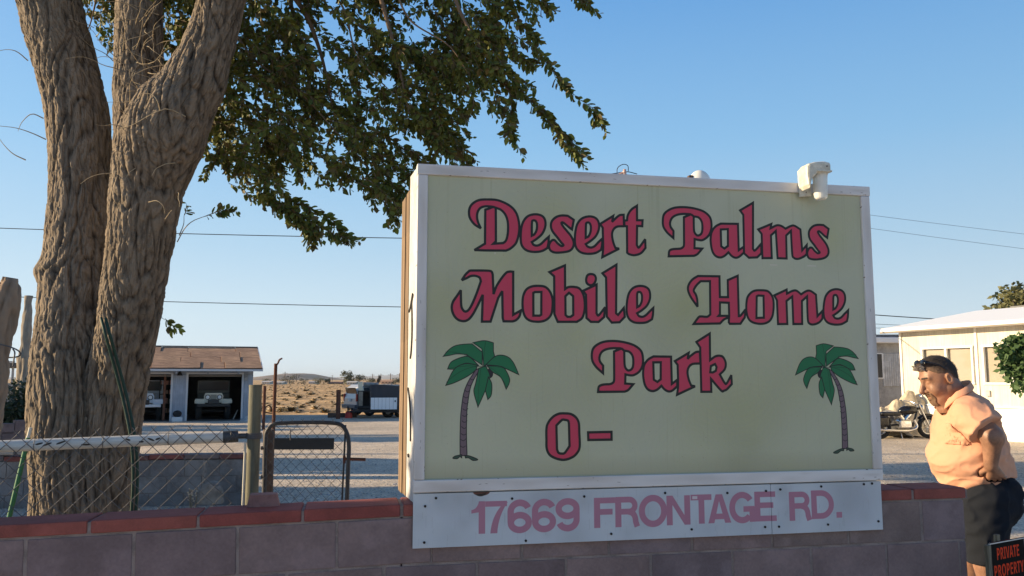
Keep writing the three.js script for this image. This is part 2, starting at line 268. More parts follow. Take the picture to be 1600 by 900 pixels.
// lettering: outlines in millimetres on the sign face, x from the left edge, y up from the bottom; '!' marks a sharp corner
const GLYPHS = [
  ['D', '282,1136! 255,1152 235,1177 229,1201 233,1228 248,1248 275,1263 315,1267 355,1266 392,1254 423,1235 443,1209 453,1176 456,1142 451,1105 440,1074 416,1050 396,1040! 305,1038! 254,1038! 301,1068! 302,1221! 318,1226 337,1235! 305,1236 281,1228 268,1209 265,1185 270,1162|349,1231! 372,1223 391,1204 402,1177 405,1144 402,1107 394,1083 382,1073! 339,1069! 350,1080!|337,1235! 349,1231! 342,1233!'],
  ['e', '521,1208 494,1198 474,1173 465,1143 462,1102 465,1072 477,1052 497,1041 528,1038 559,1043 584,1057! 589,1079 591,1109! 572,1092 555,1075 538,1067 521,1070 513,1082! 536,1098 559,1119 573,1147 576,1174 568,1196 549,1207|523,1181 515,1177 513,1154 513,1111! 525,1118 535,1138 537,1162 532,1177'],
  ['s', '680,1208! 650,1208 626,1200 607,1182 601,1160 608,1135 629,1109 649,1084 659,1073 648,1069 632,1080 618,1094 608,1094 596,1081 592,1062 601,1045 622,1038 660,1041 687,1048 703,1065 706,1089 695,1114 676,1137 659,1157 650,1172 655,1177 667,1170 683,1157 699,1146! 708,1190!'],
  ['e', '773,1208 745,1197 725,1173 716,1142 712,1101 715,1071 727,1051 747,1040 778,1037 809,1042 835,1057! 840,1079 842,1109! 823,1092 806,1074 789,1066 772,1070 763,1081! 787,1097 810,1118 824,1146 827,1173 819,1195 801,1207|775,1181 766,1176 764,1154 763,1110! 776,1117 786,1138 788,1162 783,1177'],
  ['r', '895,1216! 832,1176! 844,1159! 845,1066 840,1023! 921,1065! 903,1068! 893,1095 888,1130 896,1154 914,1167 946,1170! 945,1223! 925,1220 904,1203 889,1188!'],
  ['t', '1010,1268! 1009,1200! 1036,1201! 1034,1173! 1009,1174! 1006,1085! 1014,1073 1027,1086 1047,1113! 1048,1073! 1026,1048 994,1037 969,1041 959,1048! 960,1170! 948,1171! 948,1196! 961,1198! 965,1222 983,1249'],
  ['P', '1185,1123! 1155,1148 1137,1176 1135,1207 1142,1234 1165,1254 1198,1267 1246,1271 1298,1266 1339,1254 1368,1230 1376,1199 1373,1167 1358,1138 1331,1119 1311,1118 1290,1122! 1288,1079! 1326,1078! 1303,1052 1285,1043! 1160,1037! 1164,1062 1182,1071 1219,1075 1234,1085 1237,1099! 1239,1223! 1275,1239! 1238,1239 1205,1233 1182,1219 1171,1198 1172,1177 1186,1156!|1288,1229! 1312,1225 1328,1204 1330,1172 1325,1151 1311,1140 1298,1143 1288,1164|1275,1239! 1288,1229! 1281,1234!'],
  ['a', '1423,1200! 1510,1202! 1510,1076! 1537,1094! 1536,1066! 1512,1046 1493,1040 1473,1048 1458,1065! 1437,1047 1415,1039 1392,1046 1378,1065 1371,1096 1370,1128 1377,1160 1396,1185|1422,1172! 1458,1175! 1456,1095! 1438,1082! 1422,1092!'],
  ['l', '1591,1307! 1523,1267! 1539,1246! 1537,1062! 1561,1042! 1603,1045! 1625,1065! 1626,1111! 1593,1078 1583,1085!'],
  ['m', '1682,1208! 1613,1179! 1630,1158! 1630,1042! 1678,1044! 1678,1153! 1704,1175! 1708,1044! 1755,1044! 1757,1155! 1783,1178! 1785,1070 1792,1049 1815,1044 1847,1057 1861,1069! 1863,1112! 1838,1086! 1833,1187! 1802,1204 1781,1201 1755,1188! 1732,1201 1709,1202 1677,1187!'],
  ['s', '1956,1213! 1927,1213 1902,1206 1883,1188 1876,1166 1882,1140 1902,1114 1921,1089 1930,1079 1919,1074 1904,1085 1891,1099 1880,1100 1868,1087 1864,1067 1871,1050 1892,1044 1929,1046 1957,1054 1974,1070 1977,1094 1967,1119 1949,1143 1933,1162 1925,1177 1931,1182 1942,1175 1957,1162 1973,1151! 1983,1195!'],
  ['M', '199,903! 215,928 232,945! 245,947 314,948 331,944 336,931! 340,845! 354,882 378,919 398,942 415,947! 428,946! 428,755! 463,775! 456,749 441,732 425,726! 385,726! 381,741! 379,859! 361,829! 327,724! 289,723! 292,841! 269,792 249,755 230,732 207,724 181,732 163,754 156,783 162,809 180,836 195,859! 197,797 203,776 216,766 231,775 246,801 265,847 283,900! 278,916 258,924 238,922 219,912'],
  ['o', '536,886 573,882 595,861 606,831 607,801 602,764 586,741 563,729 535,726 505,730 483,746 473,772 470,805 473,838 485,865 505,880|519,854! 527,858! 556,859! 555,758! 547,753! 519,753!'],
  ['b', '665,981! 593,949! 615,930! 615,761! 630,727! 718,728! 743,746 754,781 755,819 748,854 730,879 704,885 679,883 665,874!|666,842! 683,858! 702,843! 702,759! 689,750! 675,750! 666,758!'],
  ['i', '785,945 803,940 809,923 801,903 785,894 768,901 763,918 769,938|812,898! 748,868! 762,851! 763,746! 783,729! 819,729! 845,751! 851,796! 820,759 810,768!'],
  ['l', '907,991! 840,950! 857,931! 858,754! 881,727! 918,729! 943,754! 939,794! 911,762! 902,769!'],
  ['e', '1013,896 985,886 965,862 956,831 952,791 955,762 966,742 986,730 1016,727 1047,731 1073,745! 1078,767 1080,796! 1062,780 1044,763 1027,755 1010,759 1002,771! 1026,786 1049,806 1063,833 1066,860 1059,882 1040,894|1014,869 1005,864 1003,842 1003,799! 1015,806 1025,826 1027,850 1022,865'],
  ['H', '1296,806! 1267,845 1253,874 1251,894 1259,914 1277,934 1302,949! 1409,950! 1408,853! 1449,853! 1450,933! 1501,955! 1500,766! 1509,768 1535,797! 1530,760! 1507,730! 1454,729! 1449,736! 1451,759! 1426,749 1405,730! 1275,726! 1300,757 1314,761 1342,760 1358,771! 1361,926! 1315,925! 1294,906 1279,881 1289,862 1295,839|1408,828! 1452,827! 1452,766! 1399,765! 1406,772!'],
  ['o', '1614,889 1650,886 1671,866 1679,839 1678,803 1671,769 1655,745 1630,733 1601,731 1568,738 1549,754 1540,784 1540,820 1547,854 1566,877 1588,887|1594,860! 1602,864! 1629,863! 1627,760! 1589,758!'],
  ['m', '1749,895! 1684,866! 1697,843! 1698,731! 1746,732! 1746,841! 1777,863! 1777,732! 1823,733! 1826,842! 1854,865! 1853,758 1862,735 1885,732 1912,742 1929,759! 1933,798! 1904,771! 1901,874! 1874,891 1852,890 1823,874! 1800,891 1778,889 1750,876!'],
  ['e', '2002,902 1974,892 1952,868 1942,837 1937,797 1939,767 1950,747 1970,736 2001,732 2032,736 2059,750! 2065,772 2068,802! 2048,785 2030,768 2013,761 1996,764 1987,776! 2012,791 2036,812 2051,839 2055,866 2048,888 2030,900|2003,875 1994,870 1991,848 1989,805! 2001,811 2013,832 2016,856 2011,871'],
  ['P', '837,500! 807,526 789,553 786,584 793,610 815,629 848,641 896,644 948,637 988,624 1018,600 1026,568 1024,537 1009,509 982,492 962,491 942,495! 940,454! 978,451! 955,426 937,418! 813,417! 817,440 835,449 871,452 886,461 889,475! 890,597! 925,611! 888,612 855,607 833,595 822,574 823,553 838,533!|938,601! 962,596 978,575 980,544 975,523 962,513 949,516 939,537|925,611! 938,601! 932,606!'],
  ['a', '1077,576! 1161,575! 1162,452! 1188,470! 1188,442! 1165,423 1147,418 1127,427 1112,444! 1092,427 1070,420 1048,427 1034,446 1027,476 1026,507 1032,538 1051,562|1075,549! 1111,550! 1109,473! 1093,461! 1076,471!'],
  ['r', '1247,593! 1179,555! 1192,538! 1192,445 1186,403! 1274,441! 1255,445! 1244,473 1239,507 1248,531 1267,543 1303,545! 1302,599! 1281,596 1257,580 1241,566!'],
  ['k', '1353,683! 1286,643! 1304,618! 1304,416! 1353,416! 1353,475! 1401,422 1415,421 1430,427 1455,451! 1454,492! 1431,456 1420,456 1397,495! 1422,519 1428,547 1416,574 1398,581 1376,577 1351,560!|1354,533! 1375,543! 1382,529! 1378,512! 1363,504! 1350,505!'],
  ['zero', '658,324 686,321 710,306 723,281 725,237 726,179 715,153 691,133 654,123 618,130 590,146 577,173 576,210 576,254 582,280 603,307 631,322|621,272! 646,295 658,296 674,292 678,279! 680,182! 659,154 645,150 630,154 623,169!'],
  ['dash', '765,240! 873,241! 873,207! 766,207!'],
  ['frond', '121,571! 143,598 172,617 209,624 246,626! 291,590! 291,535! 228,575 224,580! 180,582 150,576'],
  ['frond', '250,631! 291,640 313,639 340,631! 340,594! 346,572! 299,527! 289,605!'],
  ['frond', '140,517! 158,549 213,571 239,566 276,531! 217,542 173,518'],
  ['frond', '133,447! 169,516 217,540 269,535! 262,513 225,485 169,458'],
  ['frond', '306,535! 344,570 374,578 408,568 431,542 453,493! 393,520 359,531'],
  ['frond', '314,531! 359,531 389,520 412,476 408,450! 397,430! 374,480 336,505'],
  ['frond', '276,520! 306,531! 325,483 303,421 273,354! 255,418 262,454'],
  ['frond', '318,483! 333,454 331,406 316,386! 305,425!'],
  ['nut', '321,518 336,505 335,487 323,480 312,498'],
  ['trunk', '262,513! 284,524! 243,447 229,374 225,331 224,236 227,149! 197,149! 196,210 197,290 200,339 210,410 229,461'],
  ['root', '204,153! 176,148 166,139 185,137 196,145 204,140!|217,150! 239,147 273,132 253,128 234,139 220,139!'],];
function outline(ctx, text, X, Y) {
  for (const part of text.split('|')) {
    const pts = part.split(' ').map((s) => { const c = s.endsWith('!'), [x, y] = s.replace('!', '').split(',').map(Number); return { x: X(x), y: Y(y), c }; }), n = pts.length;
    ctx.moveTo(pts[0].x, pts[0].y);
    for (let i = 0; i < n; i++) {
      const p0 = pts[(i + n - 1) % n], p1 = pts[i], p2 = pts[(i + 1) % n], p3 = pts[(i + 2) % n];
      const t = 1 / 6, a = p1.c ? { x: (p2.x - p1.x) * 0.3, y: (p2.y - p1.y) * 0.3 } : { x: (p2.x - p0.x) * t, y: (p2.y - p0.y) * t }, b = p2.c ? { x: (p2.x - p1.x) * 0.3, y: (p2.y - p1.y) * 0.3 } : { x: (p3.x - p1.x) * t, y: (p3.y - p1.y) * t };
      if (p1.c && p2.c) ctx.lineTo(p2.x, p2.y); else ctx.bezierCurveTo(p1.x + a.x, p1.y + a.y, p2.x - b.x, p2.y - b.y, p2.x, p2.y);
    }
    ctx.closePath();
  }
}
function blotches(ctx, w, h, n, seed, col, rmax) { const r = rng(seed); for (let i = 0; i < n; i++) { const x = r() * w, y = r() * h, q = rmax * (0.2 + r()), g = ctx.createRadialGradient(x, y, 0, x, y, q); g.addColorStop(0, col(r())); g.addColorStop(1, col(0).replace(/[\d.]+\)$/, '0)')); ctx.fillStyle = g; ctx.fillRect(x - q, y - q, 2 * q, 2 * q); } }
const SIGN_W = 2.206, SIGN_H = 1.412, SIGN_Y = 1.125, PX0 = 45, PX1 = 2158, PY0 = 52, PY1 = 1362;
const sign = thing('park_sign', 'big cream signboard with red lettering and two painted palms in a white frame', 'sign', LEFT, TURN);
{
  const face = canvasTex(2048, Math.round(2048 * (PY1 - PY0) / (PX1 - PX0)), (ctx, w, h) => {
    const k = w / (PX1 - PX0), X = (x) => (x - PX0) * k, Y = (y) => (PY1 - y) * k;
    ctx.fillStyle = '#b5b8a1'; ctx.fillRect(0, 0, w, h);
    blotches(ctx, w, h, 60, 8, (v) => `rgba(${140 + 40 * v},${140 + 40 * v},105,0.16)`, 330);
    blotches(ctx, w, h, 40, 9, (v) => `rgba(186,188,150,0.15)`, 260);
    const rr = rng(4); for (let i = 0; i < 240; i++) { ctx.fillStyle = `rgba(110,105,80,${0.04 + 0.06 * rr()})`; const x = rr() * w; ctx.fillRect(x, rr() * h, 1 + rr() * 2, 20 + rr() * 160); }
    for (let i = 0; i < 500; i++) { ctx.fillStyle = `rgba(80,72,50,${0.1 + 0.2 * rr()})`; ctx.beginPath(); ctx.arc(rr() * w, rr() * h, 0.6 + 1.3 * rr(), 0, 7); ctx.fill(); }
    for (let i = 0; i < 16; i++) { const x = rr() * w, l = 60 + 420 * rr(), g = ctx.createLinearGradient(0, 0, 0, l); g.addColorStop(0, `rgba(105,98,72,${0.04 + 0.07 * rr()})`); g.addColorStop(1, 'rgba(105,98,72,0)'); ctx.fillStyle = g; ctx.fillRect(x, 0, 3 + 16 * rr(), l); }
    { const g = ctx.createLinearGradient(0, h - 90, 0, h); g.addColorStop(0, 'rgba(120,112,84,0)'); g.addColorStop(1, 'rgba(120,112,84,0.28)'); ctx.fillStyle = g; ctx.fillRect(0, h - 90, w, 90); }
    ctx.lineJoin = 'miter'; ctx.miterLimit = 3;
    const fills = { frond: '#0c6b41', trunk: '#695760', nut: '#1f1720', root: '#2a4a3a' };
    const paintOne = (name, text, X2) => {
      ctx.beginPath(); outline(ctx, text, X2, Y);
      const palm = name in fills;
      ctx.fillStyle = fills[name] || '#c23855'; ctx.fill('evenodd');
      ctx.strokeStyle = '#0d0f10'; ctx.lineWidth = (palm ? 3.4 : 10.6) * k; ctx.stroke();
    };
    const mirror = (x) => X(1936 - (x - 295) * 1.0);
    for (const pass of [0, 1]) for (const [name, text] of GLYPHS) if ((name === 'trunk' || name === 'nut') === !pass) {
      paintOne(name, text, X);
      if (name in fills) paintOne(name, text, mirror);
    }
    // bark rings on the two painted trunks, ribs on the fronds
    ctx.lineWidth = 2.4 * k; ctx.strokeStyle = '#17131a';
    const r2 = rng(12);
    for (const f of [X, mirror]) for (let y = 190; y < 500; y += 26) { const x = y > 420 ? 222 + (y - 420) * 0.42 : 205 + (y - 160) * 0.065; ctx.beginPath(); ctx.moveTo(f(x - 10), Y(y + 6 * r2())); ctx.quadraticCurveTo(f(x + 2), Y(y - 12), f(x + 13), Y(y + 5 * r2())); ctx.stroke(); }
    ctx.lineWidth = 1.6 * k; ctx.strokeStyle = 'rgba(5,40,24,0.8)';
    for (const f of [X, mirror]) for (const [ax, ay, bx, by] of [[295, 530, 130, 590], [295, 528, 145, 520], [295, 528, 135, 460], [295, 530, 310, 640], [296, 528, 440, 500], [298, 526, 400, 440], [290, 524, 272, 370]]) { ctx.beginPath(); ctx.moveTo(f(ax), Y(ay)); ctx.quadraticCurveTo(f((ax + bx) / 2), Y(Math.max(ay, by) + 8), f(bx), Y(by)); ctx.stroke(); }
    // the red has flaked along a few lower edges
    ctx.fillStyle = 'rgba(205,196,186,0.85)';
    for (const [x, y, a, b] of [[1667, 1013, 38, 4], [1862, 1014, 46, 4], [690, 512, 0, 0], [344, 1031, 4, 8]]) ctx.fillRect(X(x), Y(y), a * k, b * k);
  });
  const faceMat = std({ map: face, roughness: 0.55, bumpMap: rep(grit, 3), bumpScale: 0.0003 });
  const w = (PX1 - PX0 + 16) / 1000, h = (PY1 - PY0 + 16) / 1000, fw = (PX1 - PX0) / 1000, fh = (PY1 - PY0) / 1000;
  const pg = new THREE.BoxGeometry(w, h, 0.012), uv = pg.attributes.uv, pp = pg.attributes.position;
  for (let i = 0; i < uv.count; i++) uv.setXY(i, pp.getX(i) / fw + 0.5, pp.getY(i) / fh + 0.5);
  mesh('sign_face', pg, faceMat, sign).position.set((PX0 + PX1) / 2000, SIGN_Y + (PY0 + PY1) / 2000, -0.018);
  // white painted frame with chips and rust spots
  const frameTex = canvasTex(1024, 128, (ctx, w2, h2) => {
    ctx.fillStyle = '#d3d2d2'; ctx.fillRect(0, 0, w2, h2);
    blotches(ctx, w2, h2, 40, 15, (v) => `rgba(150,140,130,0.14)`, 70);
    const r = rng(16);
    for (let i = 0; i < 26; i++) { const x = r() * w2, y = r() < 0.6 ? (r() < 0.5 ? 2 : h2 - 3) : r() * h2; ctx.fillStyle = r() < 0.5 ? '#2b2320' : '#5d4436'; ctx.beginPath(); ctx.ellipse(x, y, 1 + 3.4 * r() * r(), 1 + 2.5 * r(), r(), 0, 7); ctx.fill(); }
  });
  const fm = std({ map: frameTex, roughness: 0.5 });
  const rail = (x0, x1, y0, y1, name) => {
    const lx = (x1 - x0), ly = (y1 - y0), g = new RoundedBoxGeometry(lx, ly, 0.05, 2, 0.005), p = g.attributes.position, u = g.attributes.uv, horiz = lx > ly;
    for (let i = 0; i < u.count; i++) horiz ? u.setXY(i, p.getX(i) / 2.3 + 0.5, p.getY(i) / ly + 0.5) : u.setXY(i, p.getY(i) / 2.3 + 0.37, p.getX(i) / lx + 0.5);
    mesh(name, g, fm, sign).position.set((x0 + x1) / 2, (y0 + y1) / 2, -0.0255);
  };
  rail(-0.002, SIGN_W + 0.004, SIGN_Y + 1.364, SIGN_Y + SIGN_H, 'frame_rail');
  rail(0.0, SIGN_W, SIGN_Y, SIGN_Y + 0.052, 'frame_rail');
  rail(0.0, 0.046, SIGN_Y + 0.0525, SIGN_Y + 1.3635, 'frame_rail');
  rail(SIGN_W - 0.048, SIGN_W, SIGN_Y + 0.0525, SIGN_Y + 1.3635, 'frame_rail');
  // cabinet behind the face: splayed white sides, top and back, on the wall
  const B = SIGN_Y - 0.045, T = SIGN_Y + SIGN_H - 0.004;
  const cab = new THREE.Shape([new THREE.Vector2(0.002, -0.052), new THREE.Vector2(SIGN_W - 0.002, -0.052), new THREE.Vector2(SIGN_W + 0.01, -0.235), new THREE.Vector2(-0.014, -0.235)]);
  const cg = new THREE.ExtrudeGeometry(cab, { depth: T - B, bevelEnabled: false }); cg.rotateX(-Math.PI / 2); cg.scale(1, 1, -1); cg.index ? 0 : 0;
  { const p = cg.attributes.position; for (let i = 0; i < p.count; i += 3) { const a = [p.getX(i), p.getY(i), p.getZ(i)]; p.setXYZ(i, p.getX(i + 1), p.getY(i + 1), p.getZ(i + 1)); p.setXYZ(i + 1, ...a); } cg.computeVertexNormals(); }
  metric(cg);
  mesh('cabinet', cg.translate(0, B, 0), white, sign);
  const wood = std({ color: lin(0.40, 0.27, 0.165), map: rep(woodgrain, 2), roughness: 0.85 });
  for (const [a, b, t] of [[-0.238, -0.33, 0], [-0.334, -0.45, 0.012]]) { const bd = mesh('side_board', rbox(0.03, T - B - 0.06 - t, Math.abs(b - a), 0, 0, 0, 0.004), wood, sign); bd.position.set(-0.006 - t, (T + B) / 2 - 0.03 - t / 2, (a + b) / 2); bd.rotation.y = 0.06; }
  mesh('back_board', rbox(SIGN_W - 0.05, T - B - 0.1, 0.02, SIGN_W / 2, (T + B) / 2, -0.46), wood, sign);
  // splits and dents in the sheet-metal side
  const dark = std({ color: lin(0.05, 0.045, 0.04) });
  const sideX = (w2) => 0.002 + (w2 + 0.052) * (0.016 / 0.183) - 0.0035;
  const crack = (pts, r0) => mesh('crack', tube(pts.map(([w2, y]) => V(sideX(w2), y, w2)), r0, 24, 5), dark, sign);
  crack([[-0.10, 1.97], [-0.13, 1.94], [-0.118, 1.88], [-0.112, 1.8], [-0.128, 1.72], [-0.15, 1.69]], 0.0045);
  crack([[-0.11, 1.975], [-0.17, 1.92], [-0.2, 1.9]], 0.004);
  crack([[-0.2, 1.56], [-0.15, 1.5], [-0.12, 1.4], [-0.118, 1.33]], 0.004);
  crack([[-0.17, 1.27], [-0.165, 1.265], [-0.155, 1.262]], 0.006);
}
{ // street number board screwed to the wall below the sign
  const BW = 2.195, BH = 0.222, b = thing('address_board', 'long white board with faded red street number and road name under the big sign', 'sign', onWall(0, 0, 0), TURN);
  const t = canvasTex(2048, 208, (ctx, w, h) => {
    const k = w / (BW * 1000), X = (x) => x * k, Y = (y) => (-y - 4) * k;
    ctx.fillStyle = '#b9c2ca'; ctx.fillRect(0, 0, w, h);
    blotches(ctx, w, h, 50, 25, () => 'rgba(120,125,130,0.13)', 120);
    const r = rng(26); for (let i = 0; i < 160; i++) { ctx.fillStyle = `rgba(90,90,95,${0.05 + 0.1 * r()})`; ctx.fillRect(r() * w, r() * h, 1 + r() * 2, 6 + r() * 40); }
    const red = '#a57288', S = 28; // stroke width of the letters, mm
    ctx.strokeStyle = red; ctx.fillStyle = red; ctx.lineCap = 'butt'; ctx.lineJoin = 'miter';
    const pathOf = (fn, lw = S) => { ctx.lineWidth = lw * k; ctx.beginPath(); fn(); ctx.stroke(); };
    const M = (x, y) => ctx.moveTo(X(x), Y(y)), L = (x, y) => ctx.lineTo(X(x), Y(y));
    const E = (x, y, rx, ry, a = 0, b2 = Math.PI * 2, ccw = false) => ctx.ellipse(X(x), Y(y), rx * k, ry * k, 0, a, b2, ccw);
    // 1 7 6 6 9
    pathOf(() => { M(291.5, -177); L(291.5, -42); }); ctx.beginPath(); M(246, -77); ctx.quadraticCurveTo(X(270), Y(-76), X(279), Y(-42)); L(300, -42); L(290, -86); L(246, -92); ctx.closePath(); ctx.fill();
    pathOf(() => { M(306, -54); L(400, -54); }, 23); ctx.beginPath(); M(376, -54); L(404, -48); ctx.quadraticCurveTo(X(362), Y(-105), X(358), Y(-177)); L(328, -177); ctx.quadraticCurveTo(X(334), Y(-105), X(378), Y(-60)); ctx.closePath(); ctx.fill();
    const six = (x0) => { pathOf(() => { E(x0 + 51, -136, 39, 31); }); pathOf(() => { E(x0 + 51, -90, 40, 37, -0.42, -Math.PI, true); L(x0 + 11.5, -136); }, S); };
    six(405); six(512);
    pathOf(() => { E(668, -84, 40, 31); }); pathOf(() => { E(668, -130, 40, 37, Math.PI - 0.42, 0, true); L(708, -84); });
    const vert = (x, y0 = -171, y1 = -42) => pathOf(() => { M(x, y0); L(x, y1); });
    const hor = (x0, x1, y) => pathOf(() => { M(x0, y); L(x1, y); }, 25);
    vert(801); hor(789, 884, -54); hor(789, 872, -103);                                             // F
    const R = (x) => { vert(x + 12); pathOf(() => { M(x, -53); L(x + 62, -53); ctx.ellipse(X(x + 62), Y(-79), 27 * k, 26 * k, 0, -Math.PI / 2, Math.PI / 2); L(x, -105); }, 25); pathOf(() => { M(x + 58, -106); ctx.quadraticCurveTo(X(x + 91), Y(-108), X(x + 92), Y(-150)); L(x + 99, -171); }, 26); };
    R(886); R(1721);
    pathOf(() => E(1059, -106, 52, 56));                                                            // O
    vert(1137); vert(1221); ctx.beginPath(); M(1125, -42); L(1152, -42); L(1233, -169); L(1206, -169); ctx.closePath(); ctx.fill(); // N
    vert(1289, -169); hor(1238, 1338, -53);                                                         // T
    ctx.beginPath(); M(1320, -169); L(1358, -42); L(1390, -42); L(1431, -169); L(1401, -169); L(1374, -72); L(1349, -169); ctx.closePath(); ctx.fill(); hor(1350, 1402, -140);       // A
    pathOf(() => { E(1486, -104, 49, 56, -0.62, 0.75, true); }); hor(1492, 1546, -111); vert(1535, -169, -102); // G
    vert(1561, -168, -36); hor(1549, 1651, -48); hor(1549, 1640, -97); hor(1549, 1655, -156);       // E
    vert(1845, -166, -38); pathOf(() => { M(1833, -50); L(1880, -50); ctx.ellipse(X(1880), Y(-102), 53 * k, 52 * k, 0, -Math.PI / 2, Math.PI / 2); L(1833, -154); }, 26); // D
    ctx.fillRect(X(1957), Y(-139), 29 * k, 26 * k);
    ctx.fillStyle = 'rgba(204,209,210,0.8)'; ctx.fillRect(X(1246), Y(-47), 24 * k, 13 * k);
    // rust hole where the board has been torn
    ctx.fillStyle = '#5a3026'; ctx.beginPath(); ctx.ellipse(X(289), Y(-3), 36 * k, 16 * k, 0, 0, Math.PI); ctx.fill();
    ctx.fillStyle = '#20120f'; ctx.beginPath(); ctx.ellipse(X(286), Y(-3), 26 * k, 18 * k, 0, 0.2, 2.6); ctx.fill();
  });
  const m = std({ map: t, roughness: 0.5 });
  const panel = (u0, u1, tilt) => {
    const g = new THREE.BoxGeometry(u1 - u0, BH, 0.008), uv = g.attributes.uv, p = g.attributes.position;
    for (let i = 0; i < uv.count; i++) uv.setXY(i, (p.getX(i) + (u0 + u1) / 2) / BW, p.getY(i) / BH + 0.5);
    const q = mesh('panel', g, m, b); q.position.set((u0 + u1) / 2, SIGN_Y - 0.005 - BH / 2, -0.012); q.rotation.z = tilt; return q;
  };
  panel(0, 1.628, 0); panel(1.6305, BW, 0.002);
  const dark = steel(0.03, 0.03, 0.035, 0.5), sg = new THREE.CylinderGeometry(0.0055, 0.0055, 0.004, 10).rotateX(Math.PI / 2);
  for (const [u, y] of [[95, -24], [50, -56], [48, -204], [422, -35], [482, -213], [743, -35], [864, -198], [1117, -30], [1415, -38], [1605, -34], [1677, -29], [1884, -21], [2105, -16], [2148, -14], [2172, -188], [1911, -194], [1664, -195], [1595, -194], [1239, -192]]) mesh('screw', sg, dark, b).position.set(u / 1000, SIGN_Y + y / 1000, -0.0065);
}
const rustyDark = mottled(0.12, 0.07, 0.05, 5);
// jelly-jar lamp over the front of the sign, rounded lamp on its back face
{
  const l = thing('wall_lamp', 'cream porch lamp with a clear jar hanging over the sign front near its right corner', 'lamp', onWall(1.868, SIGN_Y + 1.437, 0.002), TURN), cream = std({ color: lin(0.76, 0.73, 0.62), map: rep(mottle, 6), roughness: 0.45 });
  mesh('back_plate', slab([[-0.047, -0.098], [0.012, -0.092], [0.012, 0.02], [-0.05, 0.03]], 0.016, 0.003).translate(0, 0, 0.018), cream, l);
  const prof2 = [[-0.050, -0.055], [-0.056, 0.0], [-0.055, 0.030], [-0.042, 0.046], [-0.01, 0.056], [0.04, 0.062], [0.066, 0.057], [0.072, 0.044], [0.072, 0.014], [0.004, 0.004], [-0.026, -0.026], [-0.040, -0.070]];
  mesh('hood', slab(prof2, 0.086, 0.012).translate(0, 0, 0.098), cream, l);
  mesh('hood_rim', rbox(0.080, 0.010, 0.094, 0.034, 0.013, 0.055, 0.004, 2), cream, l);
  const prof = [[0.0335, 0.012], [0.0335, -0.012], [0.0325, -0.03], [0.031, -0.075], [0.0295, -0.108], [0.022, -0.117], [0.001, -0.118]].map(([p, q]) => new THREE.Vector2(p, q));
  const glass = new THREE.MeshPhysicalMaterial({ color: lin(0.92, 0.92, 0.88), roughness: 0.5, transmission: 0.4, thickness: 0, side: THREE.DoubleSide });
  const jar = new THREE.LatheGeometry(prof, 48), p = jar.attributes.position;
  for (let i = 0; i < p.count; i++) { const t = Math.atan2(p.getZ(i), p.getX(i)), k = 1 + 0.022 * Math.sin(t * 16); p.setXYZ(i, p.getX(i) * k, p.getY(i), p.getZ(i) * k); }
  jar.computeVertexNormals();
  mesh('jar', jar, glass, l).position.set(0.036, 0, 0.055);
  mesh('jar_collar', new THREE.CylinderGeometry(0.0355, 0.0355, 0.010, 32).translate(0.036, 0.004, 0.055), cream, l);
  mesh('bulb', new THREE.SphereGeometry(0.019, 16, 12).scale(1, 1.5, 1).translate(0.036, -0.045, 0.055), std({ color: lin(0.85, 0.85, 0.82), roughness: 0.3 }), l);
  mesh('screw', new THREE.SphereGeometry(0.0045, 8, 6).translate(0.048, 0.036, 0.098), steel(0.25, 0.23, 0.2), l);
  for (const y of [-0.035, -0.075]) mesh('screw', new THREE.SphereGeometry(0.0035, 8, 6).translate(-0.016, y, 0.018), steel(0.25, 0.23, 0.2), l);
  const b = thing('dome_lamp', 'white rounded lamp dome peeking over the top edge of the sign from behind', 'lamp', onWall(1.545, at(1160, 288, 4.29).y, -0.50), TURN);
  mesh('dome', new THREE.SphereGeometry(0.062, 28, 16, 0, Math.PI * 2, 0, Math.PI / 2).scale(1, 1.25, 0.8), std({ color: lin(0.80, 0.78, 0.72), roughness: 0.4 }), b);
  mesh('base', new THREE.CylinderGeometry(0.062, 0.055, 0.05, 24).scale(1, 1, 0.8).translate(0, -0.027, 0), cream, b);
  mesh('bracket', join([rbox(0.025, 0.03, 0.03, -0.058, 0.028, 0.01, 0.004), bar(V(0, -0.05, 0), V(0, -0.20, 0.03), 0.012, 8)]), rustyDark, b);
}

